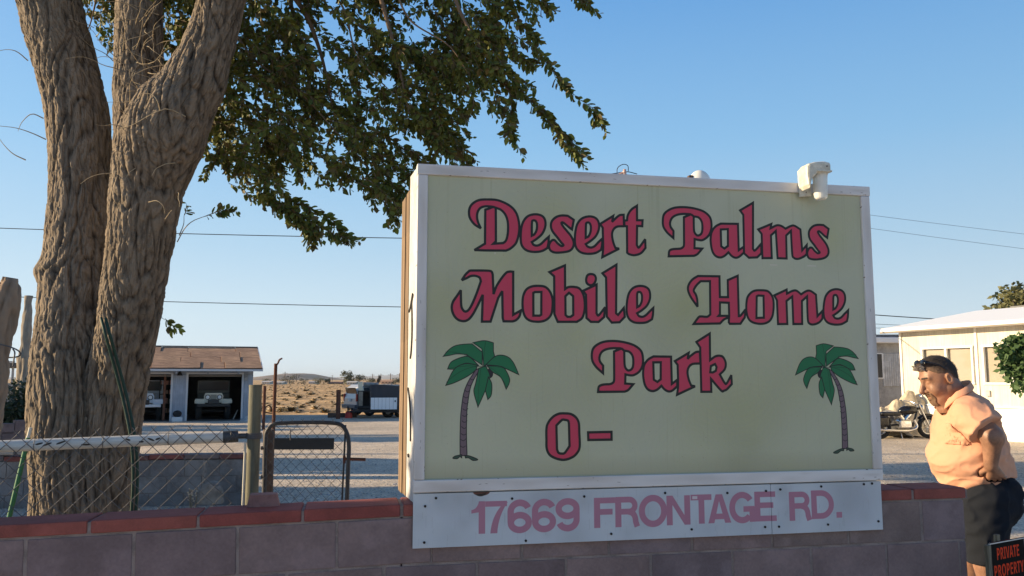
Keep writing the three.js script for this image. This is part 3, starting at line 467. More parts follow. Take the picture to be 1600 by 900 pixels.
// ------------------------------------------------------------------ the big elm behind the wall
const tat = (px, py, D) => at(px, py, D + 0.5);
const tree = thing('elm_tree', 'big old elm with three rough-barked stems and drooping leafy crown left of the sign', 'tree', tat(132, 992, 4.85));
const treeInv = tree.position.clone().negate();
function limb(stations, seed, { rings = 240, around = 150, amp = 1, burl } = {}) { // stations: picture row, left and right edge there, depth
  const st = stations.map(([py, l, r, D]) => ({ c: tat((l + r) / 2, py, D), R: (r - l) / 2 / F * D * 0.985 }));
  const curve = new THREE.CatmullRomCurve3(st.map((s) => s.c)), P = [], U = [], C = [], I = [], o = V(), T = V();
  for (let i = 0; i <= rings; i++) {
    const t = i / rings, k = t * (st.length - 1), j = Math.min(st.length - 2, Math.floor(k));
    curve.getPoint(t, o); curve.getTangent(t, T);
    const f = k - j, R = lerp(st[j].R, st[j + 1].R, f * f * (3 - 2 * f));
    const X = V(1, 0, 0).addScaledVector(T, -T.x).normalize(), Z = T.clone().cross(X).normalize();
    for (let q = 0; q <= around; q++) {
      const a = (q % around) / around * Math.PI * 2, d = X.clone().multiplyScalar(Math.cos(a)).addScaledVector(Z, Math.sin(a));
      const b = o.clone().addScaledVector(d, R), wx = b.x + 0.05 * N3(b.x * 3, b.y * 2, b.z * 3 + seed), wz = b.z + 0.05 * N3(b.x * 3 + 9, b.y * 2, b.z * 3 + seed);
      const sk = b.y * 0.3, tw = 0.35 * N3(b.x * 2, b.y * 1.5, b.z * 2 + seed);
      const n1 = Math.abs(N3(wx * 15 + sk + tw, b.y * 2.0 + seed, wz * 15)), n2 = Math.abs(N3(wx * 30 - sk - tw, b.y * 4.2 + seed * 3, wz * 30)), n3 = N3(wx * 34, b.y * 15 + tw * 3, wz * 34 + seed), n4 = N3(b.x * 110, b.y * 70, b.z * 110);
      const ridge = Math.pow(clamp(1 - n1 * 5.5), 1.2), fine = Math.pow(clamp(1 - n2 * 6), 1.1), plates = smooth(-0.06, 0.06, n3);
      const big = fbm(b.x * 2.2, b.y * 1.1, b.z * 2.2 + seed, 3) * 0.02;
      let h = amp * (-0.013 * ridge - 0.006 * fine + 0.005 * plates + 0.002 * n4) + big + 0.005;
      if (burl) h += burl(b, d);
      const p = o.clone().addScaledVector(d, R + h);
      P.push(p.x + treeInv.x, p.y + treeInv.y, p.z + treeInv.z); U.push(a * 0.21, b.y);
      const v = clamp(0.24 + 0.46 * (1 - ridge) + 0.18 * plates - 0.34 * fine + 0.14 * n4), l = 0.5 + 0.5 * N3(b.x * 4 + 3, b.y * 3, b.z * 4);
      C.push(lerp(0.028, 0.250, v), lerp(0.021, 0.192 + 0.012 * l, v), lerp(0.015, 0.136 + 0.018 * l, v));
    }
  }
  for (let i = 0; i < rings; i++) for (let q = 0; q < around; q++) { const a = i * (around + 1) + q, b = a + 1, c = a + around + 1, d = c + 1; I.push(a, b, c, b, d, c); }
  const g = new THREE.BufferGeometry();
  g.setAttribute('position', new THREE.Float32BufferAttribute(P, 3)); g.setAttribute('uv', new THREE.Float32BufferAttribute(U, 2)); g.setAttribute('color', new THREE.Float32BufferAttribute(C, 3)); g.setIndex(I);
  g.computeVertexNormals();
  return g;
}
{
  const barkBump = tex(1024, (u, v) => { const w = 0.012 * (vf(u, v, 8, 71, 2) - 0.5), a = 1 - Math.abs(vn((u + w) * 34, v * 7, 34, 72) * 2 - 1), b = 1 - Math.abs(vn((u + w * 2) * 74, v * 20, 74, 73) * 2 - 1), c = vf(u, v, 90, 74, 2); return clamp(1 - 0.55 * Math.pow(a, 3) - 0.4 * Math.pow(b, 2.5) + 0.25 * (c - 0.5)); }, { srgb: false });
  const bark = std({ vertexColors: true, roughness: 1, bumpMap: barkBump, bumpScale: 0.014 });
  const lump = tat(58, 418, 4.72), burl = (b, d) => d.x < 0.3 ? 0.045 * Math.exp(-((b.y - lump.y) ** 2) / 0.005) * clamp(-d.x) : 0;
  mesh('stem', limb([[1010, 18, 196, 4.86], [930, 34, 186, 4.85], [870, 42, 180, 4.84], [800, 48, 174, 4.83], [720, 47, 172, 4.83], [640, 43, 172, 4.83], [580, 48, 173, 4.85], [480, 61, 176, 4.92], [400, 68, 177, 5.0], [300, 75, 176, 5.08], [200, 72, 174, 5.13], [140, 63, 164, 5.15], [100, 53, 153, 5.16], [50, 38, 139, 5.17], [0, 27, 128, 5.18], [-100, 2, 108, 5.18], [-250, -50, 60, 5.18], [-420, -130, -40, 5.18]], 2.3, { rings: 560, around: 230, burl }), bark, tree);
  mesh('stem', limb([[1010, 92, 250, 4.88], [900, 104, 226, 4.86], [800, 110, 213, 4.85], [700, 118, 217, 4.84], [600, 132, 230, 4.80], [513, 150, 246, 4.74], [423, 161, 263, 4.68], [363, 166, 277, 4.65], [300, 170, 290, 4.62], [247, 176, 310, 4.6], [213, 184, 326, 4.58], [177, 206, 337, 4.57], [133, 246, 354, 4.56], [83, 277, 366, 4.54], [33, 297, 377, 4.52], [0, 306, 385, 4.5], [-80, 334, 405, 4.46], [-250, 395, 452, 4.4], [-430, 470, 515, 4.3]], 7.1, { rings: 560, around: 220 }), bark, tree);
  mesh('stem', limb([[430, 190, 236, 4.70], [330, 178, 252, 4.70], [250, 175, 262, 4.72], [200, 175, 258, 4.75], [143, 175, 257, 4.79], [83, 177, 255, 4.84], [0, 179, 253, 4.9], [-100, 184, 250, 4.98], [-300, 200, 250, 5.1]], 11.7, { rings: 380, around: 180, amp: 0.8 }), bark, tree);

  // limbs that carry the crown, seen as warm brown branches through the leaves
  const wood = std({ color: lin(0.20, 0.14, 0.095), map: rep(streak, 2), roughness: 1 });
  const B = (pts, r0, r1) => taper(pts.map(([x, y, D]) => tat(x, y, D).add(treeInv)), [r0, lerp(r0, r1, 0.5), r1], 26, 7);
  const limbs = [
    [[[395, -120, 4.85], [470, -190, 4.8], [580, -180, 4.7], [690, -110, 4.6], [780, -10, 4.5]], 0.055, 0.012],
    [[[450, -250, 4.8], [560, -330, 4.7], [700, -320, 4.6], [830, -210, 4.5], [890, -60, 4.4]], 0.05, 0.010],
    [[[375, 0, 4.95], [420, -40, 5.1], [470, 10, 5.2], [500, 80, 5.25], [520, 170, 5.3]], 0.03, 0.006],
    [[[250, -60, 5.4], [330, -130, 5.6], [420, -60, 5.8], [470, 60, 5.8], [490, 200, 5.7]], 0.035, 0.006],
    [[[500, -195, 4.75], [560, -120, 4.7], [590, -20, 4.75], [620, 90, 4.8], [640, 180, 4.8]], 0.03, 0.005],
    [[[640, -150, 4.6], [690, -60, 4.6], [720, 20, 4.65], [760, 90, 4.6], [800, 150, 4.6]], 0.022, 0.004],
    [[[320, -10, 5.3], [300, 60, 5.5], [330, 140, 5.6], [360, 220, 5.6]], 0.018, 0.004],
    [[[520, -190, 4.9], [600, -90, 5.2], [690, -20, 5.3], [720, 60, 5.3]], 0.026, 0.005],
    [[[160, -60, 5.5], [150, 0, 5.7], [140, 40, 5.8], [130, 60, 5.8]], 0.012, 0.003],
    [[[360, 40, 5.0], [400, 95, 5.0], [462, 138, 4.95], [520, 200, 5.0], [575, 262, 5.0]], 0.009, 0.002], [[[480, -60, 4.9], [535, 10, 4.85], [560, 90, 4.8], [618, 150, 4.8]], 0.010, 0.003], [[[610, -40, 4.7], [640, 30, 4.68], [702, 72, 4.66], [735, 120, 4.65]], 0.009, 0.002],
    [[[-60, -300, 4.4], [20, -420, 4.6], [140, -440, 4.9], [260, -360, 5.1]], 0.06, 0.015],
    [[[720, -300, 4.6], [840, -220, 4.5], [930, -120, 4.4], [960, -60, 4.4]], 0.02, 0.004],
  ];
  for (const [pts, a, b] of limbs) mesh('limb', B(pts, a, b), wood, tree);

  // bare pale twigs that sprout from the stems
  const r = rng(41), tw = [];
  const sprout = (x, y, D, n, len) => { for (let i = 0; i < n; i++) { let p = tat(x + (r() - 0.5) * 70, y + (r() - 0.5) * 110, D), d = V(r() * 1.6 - 0.75, r() * 0.9 - 0.3, 0.35 + 0.5 * r()).normalize(); const pts = [p]; for (let k = 0; k < 4; k++) { d = d.clone().add(V((r() - 0.5) * 0.9, (r() - 0.5) * 0.8 - 0.05, (r() - 0.5) * 0.5)).normalize(); p = p.clone().addScaledVector(d, len * (0.15 + 0.2 * r())); pts.push(p); } tw.push(taper(pts, [0.0035, 0.002, 0.0012], 9, 4)); } };
  sprout(215, 60, 4.72, 26, 0.28); sprout(228, 150, 4.56, 22, 0.26); sprout(205, 225, 4.43, 9, 0.2); sprout(250, 300, 4.42, 4, 0.2); sprout(150, 70, 5.2, 8, 0.25);
  for (const pts of [[[290, 182, 4.40], [262, 170, 4.33], [238, 178, 4.30], [205, 196, 4.32], [174, 203, 4.36]], [[250, 172, 4.32], [246, 158, 4.28], [238, 148, 4.28], [222, 146, 4.3]], [[232, 316, 4.36], [246, 314, 4.32], [255, 322, 4.32], [258, 334, 4.34]], [[250, 40, 4.7], [225, 55, 4.62], [200, 62, 4.6], [168, 84, 4.62]], [[277, 378, 4.9], [290, 355, 4.85], [302, 345, 4.82], [320, 338, 4.8], [350, 326, 4.78]], [[280, 368, 4.9], [287, 350, 4.9], [288, 335, 4.9], [292, 328, 4.9]], [[72, 218, 4.6], [50, 208, 4.55], [25, 200, 4.5], [-10, 196, 4.45]], [[44, 95, 4.55], [25, 80, 4.5], [5, 78, 4.5], [-20, 88, 4.45]], [[68, 185, 4.6], [50, 178, 4.55], [35, 190, 4.55], [28, 205, 4.5]], [[40, 250, 4.5], [20, 240, 4.5], [5, 225, 4.5], [-5, 210, 4.5]], [[245, 492, 4.85], [252, 496, 4.83], [258, 500, 4.82]]]) tw.push(taper(pts.map(([x, y, D]) => tat(x, y, D)), [0.004, 0.0025, 0.0012], 12, 4));
  const tg = join(tw).translate(treeInv.x, treeInv.y, treeInv.z);
  const dt = mesh('bare_twigs', tg, std({ color: lin(0.36, 0.29, 0.19), roughness: 1 }), tree); dt.userData.kind = 'stuff';

  // crown: drooping twigs set with alternate pointed leaves
  const low = [[120, 70], [178, 100], [255, 130], [262, 150], [300, 240], [320, 262], [337, 292], [360, 308], [400, 317], [425, 300], [455, 280], [490, 272], [525, 286], [555, 312], [590, 336], [628, 350], [665, 300], [712, 250], [722, 215], [735, 150], [770, 120], [800, 100], [830, 60], [860, 5], [920, -30], [1000, -80]];
  const lowAt = (x) => { if (x < low[0][0]) return -60; for (let i = 0; i < low.length - 1; i++) if (x < low[i + 1][0]) return lerp(low[i][1], low[i + 1][1], (x - low[i][0]) / (low[i + 1][0] - low[i][0])); return -100; };
  const q = rng(2024), leaves = [], stems = [];
  const shoot = (pts, gap = 0.0155, size = 1) => {
    const c = new THREE.CatmullRomCurve3(pts), L = c.getLength(), n = Math.max(3, Math.round(L / gap)), tg2 = V(), o = V();
    stems.push(taper(pts, [0.0032, 0.0021, 0.001], Math.max(4, Math.round(L * 14)), 3));
    for (let i = 1; i <= n; i++) {
      const t = i / n; c.getPointAt(t, o); c.getTangentAt(t, tg2);
      const side = V(q() - 0.5, (q() - 0.5) * 0.5, q() - 0.5).cross(tg2).normalize();
      const dir = tg2.clone().multiplyScalar(0.55).addScaledVector(side, (i % 2 ? 0.85 : -0.85)).add(V(0.10, -0.10 - 0.5 * q(), 0)).normalize();
      leaves.push([o.clone().addScaledVector(dir, 0.004), dir, q() * 6.28, (0.036 + 0.027 * q()) * size * (t > 0.93 ? 0.7 : 1), q(), q()]);
    }
  };
  const droop = (p, L, sx, sz) => { // a hanging twig with side shoots
    const pts = [p]; let d = V(sx, -0.12, sz).normalize(), o = p.clone();
    for (let k = 0; k < 4; k++) { d = d.clone().add(V((q() - 0.5) * 0.45, -0.20, (q() - 0.5) * 0.45)).normalize(); o = o.clone().addScaledVector(d, L / 4); pts.push(o); }
    shoot(pts);
    const c = new THREE.CatmullRomCurve3(pts), m = Math.round(L * 8);
    for (let k = 0; k < m; k++) { const t = 0.08 + 0.8 * q(), a = c.getPointAt(t), l = L * (0.14 + 0.24 * q()), e = c.getTangentAt(t).multiplyScalar(0.7).add(V(q() * 1.5 - 0.65, q() * 1.3 - 0.95, q() * 1.6 - 0.8)).normalize(); shoot([a, a.clone().addScaledVector(e, l * 0.5), a.clone().addScaledVector(e, l).add(V(0, -l * 0.25, 0))], 0.0165); }
  };
  const pxOf = (p) => { const c = Math.cos(PITCH), s = Math.sin(PITCH), y = p.y - EYE, up = y * c + p.z * s, fw = -y * -s - p.z * c; return [800 + F * p.x / fw, 450 - F * up / fw]; };
  let made = 0, tries = 0;
  while (made < 580 && tries++ < 30000) { // the mass of the crown in sight
    const x = 110 + 640 * q(), y = -110 + 480 * q(), lo = lowAt(x), thin = x > 560 ? 0.75 : 1;
    if (y > lo - 15 || q() > thin) continue;
    if (0.5 + 0.5 * N3(x * 0.017, y * 0.013, 3.3) < 0.25 + 0.15 * q()) continue;
    const D = x < 330 ? 5.4 + 1.1 * q() : 4.7 + (x < 560 ? 1.3 : 0.8) * q(), p = tat(x, y, D), L = 0.20 + 0.32 * q(), sx = q() < 0.22 ? -0.2 - 0.6 * q() : 0.3 + 0.8 * q();
    const end = pxOf(p.clone().add(V(sx * 0.6 * L, -0.62 * L, 0)));
    if (end[1] > lowAt(end[0]) + 14 * q()) continue;
    droop(p, L, sx, (q() - 0.5) * 0.8); made++;
  }
  for (let i = 0; i < 330; i++) { const x = 70 + 870 * q(), y = -430 + 340 * q(); if (x > 760 + (-y) * 0.5) continue; droop(tat(x, y, 4.45 + 2.0 * q()), 0.3 + 0.35 * q(), 0.5 * q() - 0.1, (q() - 0.5)); } // above the frame
  const hang = (list, n = 4) => { const pts = list.map(([x, y, D]) => tat(x, y, D)); shoot(pts, 0.012); const c = new THREE.CatmullRomCurve3(pts), L = c.getLength(); for (let k = 0; k < n * 2.6; k++) { const t = 0.05 + 0.85 * q(), a = c.getPointAt(t), l = 0.06 + 0.10 * q() * (1 - t * 0.4), e = c.getTangentAt(t).add(V((q() - 0.5) * 1.1, -0.5 * q(), (q() - 0.5) * 0.9)).normalize(); shoot([a, a.clone().addScaledVector(e, l * 0.5), a.clone().addScaledVector(e, l)], 0.013); } };
  hang([[790, 45, 4.5], [845, 85, 4.45], [880, 130, 4.4], [905, 155, 4.4], [930, 172, 4.4], [946, 210, 4.4]], 5);
  hang([[770, 80, 4.5], [815, 140, 4.5], [850, 178, 4.45], [880, 220, 4.4], [913, 262, 4.4]], 6);
  hang([[840, 160, 4.5], [870, 195, 4.5], [890, 215, 4.5], [915, 240, 4.5]], 3);
  hang([[740, 90, 4.6], [775, 150, 4.55], [793, 190, 4.5], [803, 215, 4.5], [818, 245, 4.5]], 5);
  hang([[700, 80, 4.6], [722, 120, 4.6], [738, 150, 4.6], [742, 172, 4.6]], 4);
  hang([[760, 100, 4.6], [790, 130, 4.6], [800, 180, 4.6], [790, 212, 4.6]], 4);
  hang([[660, 110, 4.7], [690, 140, 4.7], [712, 170, 4.7], [728, 188, 4.7]], 4);
  hang([[640, 160, 4.7], [670, 205, 4.7], [695, 232, 4.7], [718, 252, 4.7]], 5);
  hang([[670, 150, 4.7], [685, 180, 4.7], [692, 205, 4.7], [693, 218, 4.7]], 3);
  hang([[800, -40, 4.4], [835, -10, 4.4], [855, 10, 4.4], [862, 28, 4.4]], 4);
  hang([[860, -60, 4.4], [895, -20, 4.4], [915, 0, 4.4], [926, 14, 4.4]], 4);
  hang([[730, 20, 4.5], [780, 50, 4.5], [815, 90, 4.5], [840, 100, 4.5]], 7);
  hang([[750, -10, 4.5], [800, 30, 4.5], [830, 50, 4.5], [842, 72, 4.5]], 7);
  hang([[720, 40, 4.55], [760, 90, 4.5], [800, 120, 4.5], [835, 135, 4.5]], 7);
  hang([[385, 285, 4.9], [425, 312, 4.9], [470, 335, 4.9], [515, 362, 4.9], [563, 377, 4.9]], 9); hang([[400, 300, 4.9], [440, 325, 4.9], [470, 348, 4.9], [500, 372, 4.9]], 6); hang([[430, 300, 5.0], [480, 322, 5.0], [520, 345, 5.0], [545, 372, 5.0]], 5);
  hang([[440, 318, 4.9], [462, 338, 4.9], [480, 358, 4.9], [490, 378, 4.9]], 5);
  hang([[585, 270, 4.8], [600, 310, 4.8], [612, 330, 4.8], [622, 350, 4.8]], 4);
  hang([[320, 338, 4.8], [332, 334, 4.8], [350, 326, 4.78]], 1); hang([[258, 498, 4.82], [262, 502, 4.82]], 0.4); hang([[288, 336, 4.9], [292, 328, 4.9]], 0.3);
  // one pointed oval leaf, folded a little along its rib
  const lp = [[0, 0], [0.22, 0.2], [0.5, 0.28], [0.78, 0.17], [1, 0]], LP = [], LI = [];
  for (const [x, w] of lp) { LP.push(x, 0, -w, x, -0.05 - 0.12 * x * x, 0, x, 0, w); }
  for (let i = 0; i < 4; i++) { const a = i * 3; LI.push(a, a + 1, a + 3, a + 1, a + 4, a + 3, a + 1, a + 2, a + 4, a + 2, a + 5, a + 4); }
  const lg = new THREE.BufferGeometry(); lg.setAttribute('position', new THREE.Float32BufferAttribute(LP, 3)); lg.setIndex(LI); lg.computeVertexNormals();
  const im = new THREE.InstancedMesh(lg, new THREE.MeshPhysicalMaterial({ color: lin(1, 1, 1), roughness: 0.6, specularIntensity: 0.5, transmission: 0.3, thickness: 0, side: THREE.DoubleSide }), leaves.length);
  const m = new THREE.Matrix4(), qq = new THREE.Quaternion(), c = new THREE.Color(), X = V(1, 0, 0), spin = new THREE.Quaternion();
  leaves.forEach(([p, d, a, s, h, k], i) => {
    qq.setFromUnitVectors(X, d); spin.setFromAxisAngle(X, a); qq.multiply(spin);
    m.compose(p.clone().add(treeInv), qq, V(s, s, s * (0.9 + 0.3 * h))); im.setMatrixAt(i, m);
    const t = 0.7 + 0.6 * k; if (h > 0.97) im.setColorAt(i, c.setRGB(0.20 * t, 0.15 * t, 0.05 * t)); else if (h > 0.86) im.setColorAt(i, c.setRGB(0.125 * t, 0.098 * t, 0.036 * t)); else im.setColorAt(i, c.setRGB((0.108 + 0.04 * k) * t, (0.138 + 0.02 * h) * t, 0.026 * t));
  });
  im.name = 'crown'; im.userData.kind = 'stuff'; im.castShadow = im.receiveShadow = true; tree.add(im);
  const tws = mesh('crown_twigs', join(stems).translate(treeInv.x, treeInv.y, treeInv.z), wood, tree); tws.userData.kind = 'stuff';
  console.log('leaves', leaves.length, 'shoots', stems.length);
}
{ // green hose hung in the crotch, green stake by the trunk
  const hose = std({ color: lin(0.004, 0.036, 0.022), roughness: 0.6 });
  const h = (dx, dD) => tube([[160, 497, 4.32], [166, 520, 4.29], [176, 556, 4.34], [186, 592, 4.38], [196, 632, 4.40], [206, 684, 4.40], [210, 740, 4.41], [205, 860, 4.40], [214, 990, 4.40]].map(([x, y, D]) => tat(x + dx, y, D + dD)), 0.009, 60, 8);
  solo('garden_hose', 'doubled green garden hose hanging down in the fork of the elm', 'hose', join([h(-2, 0), h(5, 0.012)]), hose);
  const a = tat(44, 684, 4.55), b = tat(-18, 935, 4.5), s = thing('stake', 'green metal stake leaning against the foot of the elm', 'stake', b);
  mesh('shaft', bar(V(0, -0.05, 0), a.clone().sub(b), 0.014, 10), std({ color: lin(0.03, 0.16, 0.06), roughness: 0.5 }), s);
  mesh('tip', bar(a.clone().sub(b), tat(48, 668, 4.55).sub(b), 0.011, 10), std({ color: lin(0.7, 0.66, 0.55), roughness: 0.7 }), s);
}

// ------------------------------------------------------------------ chain-link fence, gate, planter wall
const galv = steel(0.15, 0.15, 0.155, 0.6, 0.4), rust = mottled(0.16, 0.065, 0.04, 4, 0.95, 0.002);
function linkMesh(width, y0, y1, r = 0.0018, w = 0.043) { // woven wire from x = 0 to width
  const list = [], n = Math.floor(width / w), rows = Math.ceil((y1 - y0) / w);
  for (let i = 0; i < n; i++) {
    const x = (i + 0.5) * w;
    for (let j = 0; j < rows; j++) { const s = (i + j) % 2 ? 1 : -1, a = V(x - s * w * 0.5, y1 - j * w, s * 0.003), b = V(x + s * w * 0.5, y1 - (j + 1) * w, -s * 0.003); list.push(bar(a, b, r, 4)); }
    if (i % 2 === 0) { const t = V(x + w * 0.5, y1, 0); list.push(bar(t.clone().add(V(-0.004, -0.004, 0)), t.clone().add(V(0.014, 0.018, 0)), r, 4), bar(t.clone().add(V(0.004, -0.004, 0)), t.clone().add(V(-0.012, 0.016, 0)), r, 4)); }
  }
  return join(list);
}
{
  const A = at(0, 697, 4.0), B = at(388, 681, 4.36), d = B.clone().sub(A); d.y = 0; const len = d.length(), turn = Math.atan2(-d.z, d.x), dirU = d.clone().normalize();
  const start = A.clone().addScaledVector(dirU, -1.6), f = thing('chain_link_fence', 'chain-link fence with a white pipe top rail running in front of the elm', 'fence', V(start.x, 0, start.z), turn);
  const total = len + 1.6, slope = (B.y - A.y) / len, y0 = A.y - 1.6 * slope, hR = B.y;
  const rail = mesh('top_rail', bar(V(0, y0, 0), V(total - 0.10, hR - 0.004, 0), 0.0285, 18), std({ color: lin(0.72, 0.71, 0.66), map: rep(streak, 3), roughness: 0.5 }), f);
  const scuff = std({ color: lin(0.05, 0.045, 0.04), roughness: 0.9 }), r = rng(19);
  for (let i = 0; i < 9; i++) { const u = 1.6 + len * (0.1 + 0.85 * r()), a = 0.9 + 1.2 * r(); const s = mesh('scuff', new THREE.SphereGeometry(1, 8, 5).scale(0.012 + 0.014 * r(), 0.005, 0.003), scuff, f); s.position.set(u, y0 + slope * u + 0.0275 * Math.cos(a) * 0.6, 0.0275 * Math.sin(Math.acos(Math.cos(a) * 0.6))); s.rotation.z = r() - 0.5; }
  mesh('rail_cap', join([bar(V(total - 0.125, hR - 0.004, 0), V(total - 0.05, hR, 0), 0.031, 16), bar(V(total - 0.05, hR, 0), V(total + 0.0, hR, 0), 0.014, 10)]), steel(0.10, 0.11, 0.12, 0.6, 0.6), f);
  const mg = linkMesh(total - 0.03, 0.12, hR + 0.052), p = mg.attributes.position;
  for (let i = 0; i < p.count; i++) { const u = p.getX(i); p.setY(i, p.getY(i) + slope * (u - total) + 0.004 * N3(u * 4, p.getY(i) * 3, 2)); p.setZ(i, p.getZ(i) + 0.034 + 0.008 * N3(u * 2, p.getY(i) * 2, 5)); }
  const mm = mesh('chain_link', mg, galv, f); mm.userData.kind = 'stuff';
  for (let i = 0; i < 5; i++) { const t = mesh('wire_tie', new THREE.TorusGeometry(0.031, 0.0016, 5, 18).rotateY(Math.PI / 2), galv, f), u = 1.75 + i * 0.3; t.position.set(u, y0 + slope * u, 0.003); }
  const P = V(total + 0.028, 0, 0), top = at(398, 603, 4.38).y, olive = mottled(0.16, 0.155, 0.105, 3, 0.7, 0.001);
  mesh('post', join([bar(P.clone().setY(-0.05), P.clone().setY(top), 0.033, 20), new THREE.CylinderGeometry(0.034, 0.034, 0.012, 20).translate(P.x, top, 0)]), olive, f);
  mesh('band', new THREE.CylinderGeometry(0.041, 0.041, 0.03, 20).translate(P.x, hR, 0), steel(0.12, 0.12, 0.13, 0.6, 0.6), f);
  mesh('tension_bar', bar(V(total - 0.022, 0.1, 0.034), V(total - 0.014, hR - 0.03, 0.034), 0.006, 8), std({ color: lin(0.6, 0.56, 0.46), roughness: 0.6 }), f);
}
{ // garden gate, ajar in the far fence
  const D = 7.0, O = at(478, 592, D), g = thing('gate', 'rounded tubular chain-link gate with a dark plate left of the sign', 'gate', V(O.x, 0, O.z));
  const q = (x, y) => at(x, y, D).sub(V(O.x, 0, O.z));
  const dk = steel(0.055, 0.058, 0.065, 0.55, 0.2), base = 0.16;
  const frame = [q(414, 760).setY(base), q(414, 720), q(415, 690), q(417, 674), q(428, 663), q(445, 661), q(520, 661), q(533, 664), q(541, 674), q(545, 692), q(544, 730), q(541, 760).setY(base)];
  mesh('frame', tube(frame, 0.0175, 120, 10), dk, g);
  mesh('inner_bar', bar(q(540, 664), q(533, 760).setY(base), 0.008, 8), dk, g);
  mesh('bottom_bar', bar(q(414, 760).setY(base + 0.02), q(541, 760).setY(base + 0.02), 0.016, 10), dk, g);
  const w = q(541, 700).x - q(416, 700).x, lm = linkMesh(w, base, q(470, 657).y, 0.0019); lm.translate(q(416, 700).x, 0, 0.014);
  const mm = mesh('chain_link', lm, galv, g); mm.userData.kind = 'stuff';
  const a = q(430, 684), b = q(523, 702);
  mesh('plate', rbox(b.x - a.x, a.y - b.y, 0.006, (a.x + b.x) / 2, (a.y + b.y) / 2, 0.03, 0.002), std({ color: lin(0.022, 0.026, 0.032), map: rep(mottle, 2), roughness: 0.5 }), g);
  mesh('latch', join([bar(q(537, 717), q(571, 718), 0.013, 10), bar(q(538, 712), q(538, 724), 0.012, 8)]), rust, g);
  for (const y of [700, 745]) mesh('hinge', bar(q(408, y), q(417, y), 0.016, 8), dk, g);
  mesh('gate_post', bar(q(415, 760).setY(-0.05).add(V(0, 0, -0.09)), q(415, 672).add(V(0, 0, -0.09)), 0.046, 14), mottled(0.13, 0.09, 0.07, 3), g);
}
{ // rusty poles
  const p = thing('rusty_pole', 'tall thin rusty pole with a hooked top beside the gate', 'pole', at(422, 800, 7.25).setY(0.05)), o = p.position;
  mesh('shaft', bar(V(0, -0.05, 0), at(431, 568, 7.25).sub(o), 0.0145, 10), rust, p);
  mesh('hook', tube([at(430, 572, 7.25), at(434, 568, 7.25), at(437, 562, 7.25), at(441, 560, 7.25)].map((v) => v.sub(o)), 0.008, 14, 6), rust, p);
  const post = (px, y1, D, r, label) => { const b = at(px, 700, D).setY(groundY(-D) - 0.1), t = at(px, y1, D); const m = solo('rusty_post', label, 'post', bar(V(0, 0, 0), V(0, t.y - b.y, 0), r, 10), rust); m.position.copy(b); };
  post(410.5, 603, 30, 0.055, 'short rusty post at the corner of the garage');
  post(527, 609, 42, 0.115, 'stout rusty post standing left of the silver SUV');
  const c = onGround(418, 652), rk = thing('pipe_rack', 'bent rusty pipe frame beside the garage corner', 'pipe frame', c);
  mesh('frame', tube([V(-0.15, 0, 0), V(-0.12, 0.5, 0), V(0.05, 0.62, 0), V(0.25, 0.35, 0), V(0.3, 0, 0)], 0.035, 24, 6), rust, rk);
  mesh('brace', bar(V(-0.13, 0.25, 0), V(0.27, 0.2, 0), 0.03, 6), rust, rk);
}
{ // loose coping piece left on the wall
  const g = new THREE.BoxGeometry(0.135, 0.05, 0.075, 1, 1, 1), p = g.attributes.position;
  for (let i = 0; i < p.count; i++) if (p.getY(i) > 0) p.setX(i, p.getX(i) * 0.8);
  g.computeVertexNormals(); metric(g);
  const m = solo('loose_brick', 'loose pinkish brick lying on the wall coping below the gate', 'brick', g, mottled(0.33, 0.17, 0.15, 4, 0.95, 0.003));
  m.position.copy(onWall(-0.62, 1.077 + 0.0125, -0.188)); m.rotation.y = TURN + 0.05;
}
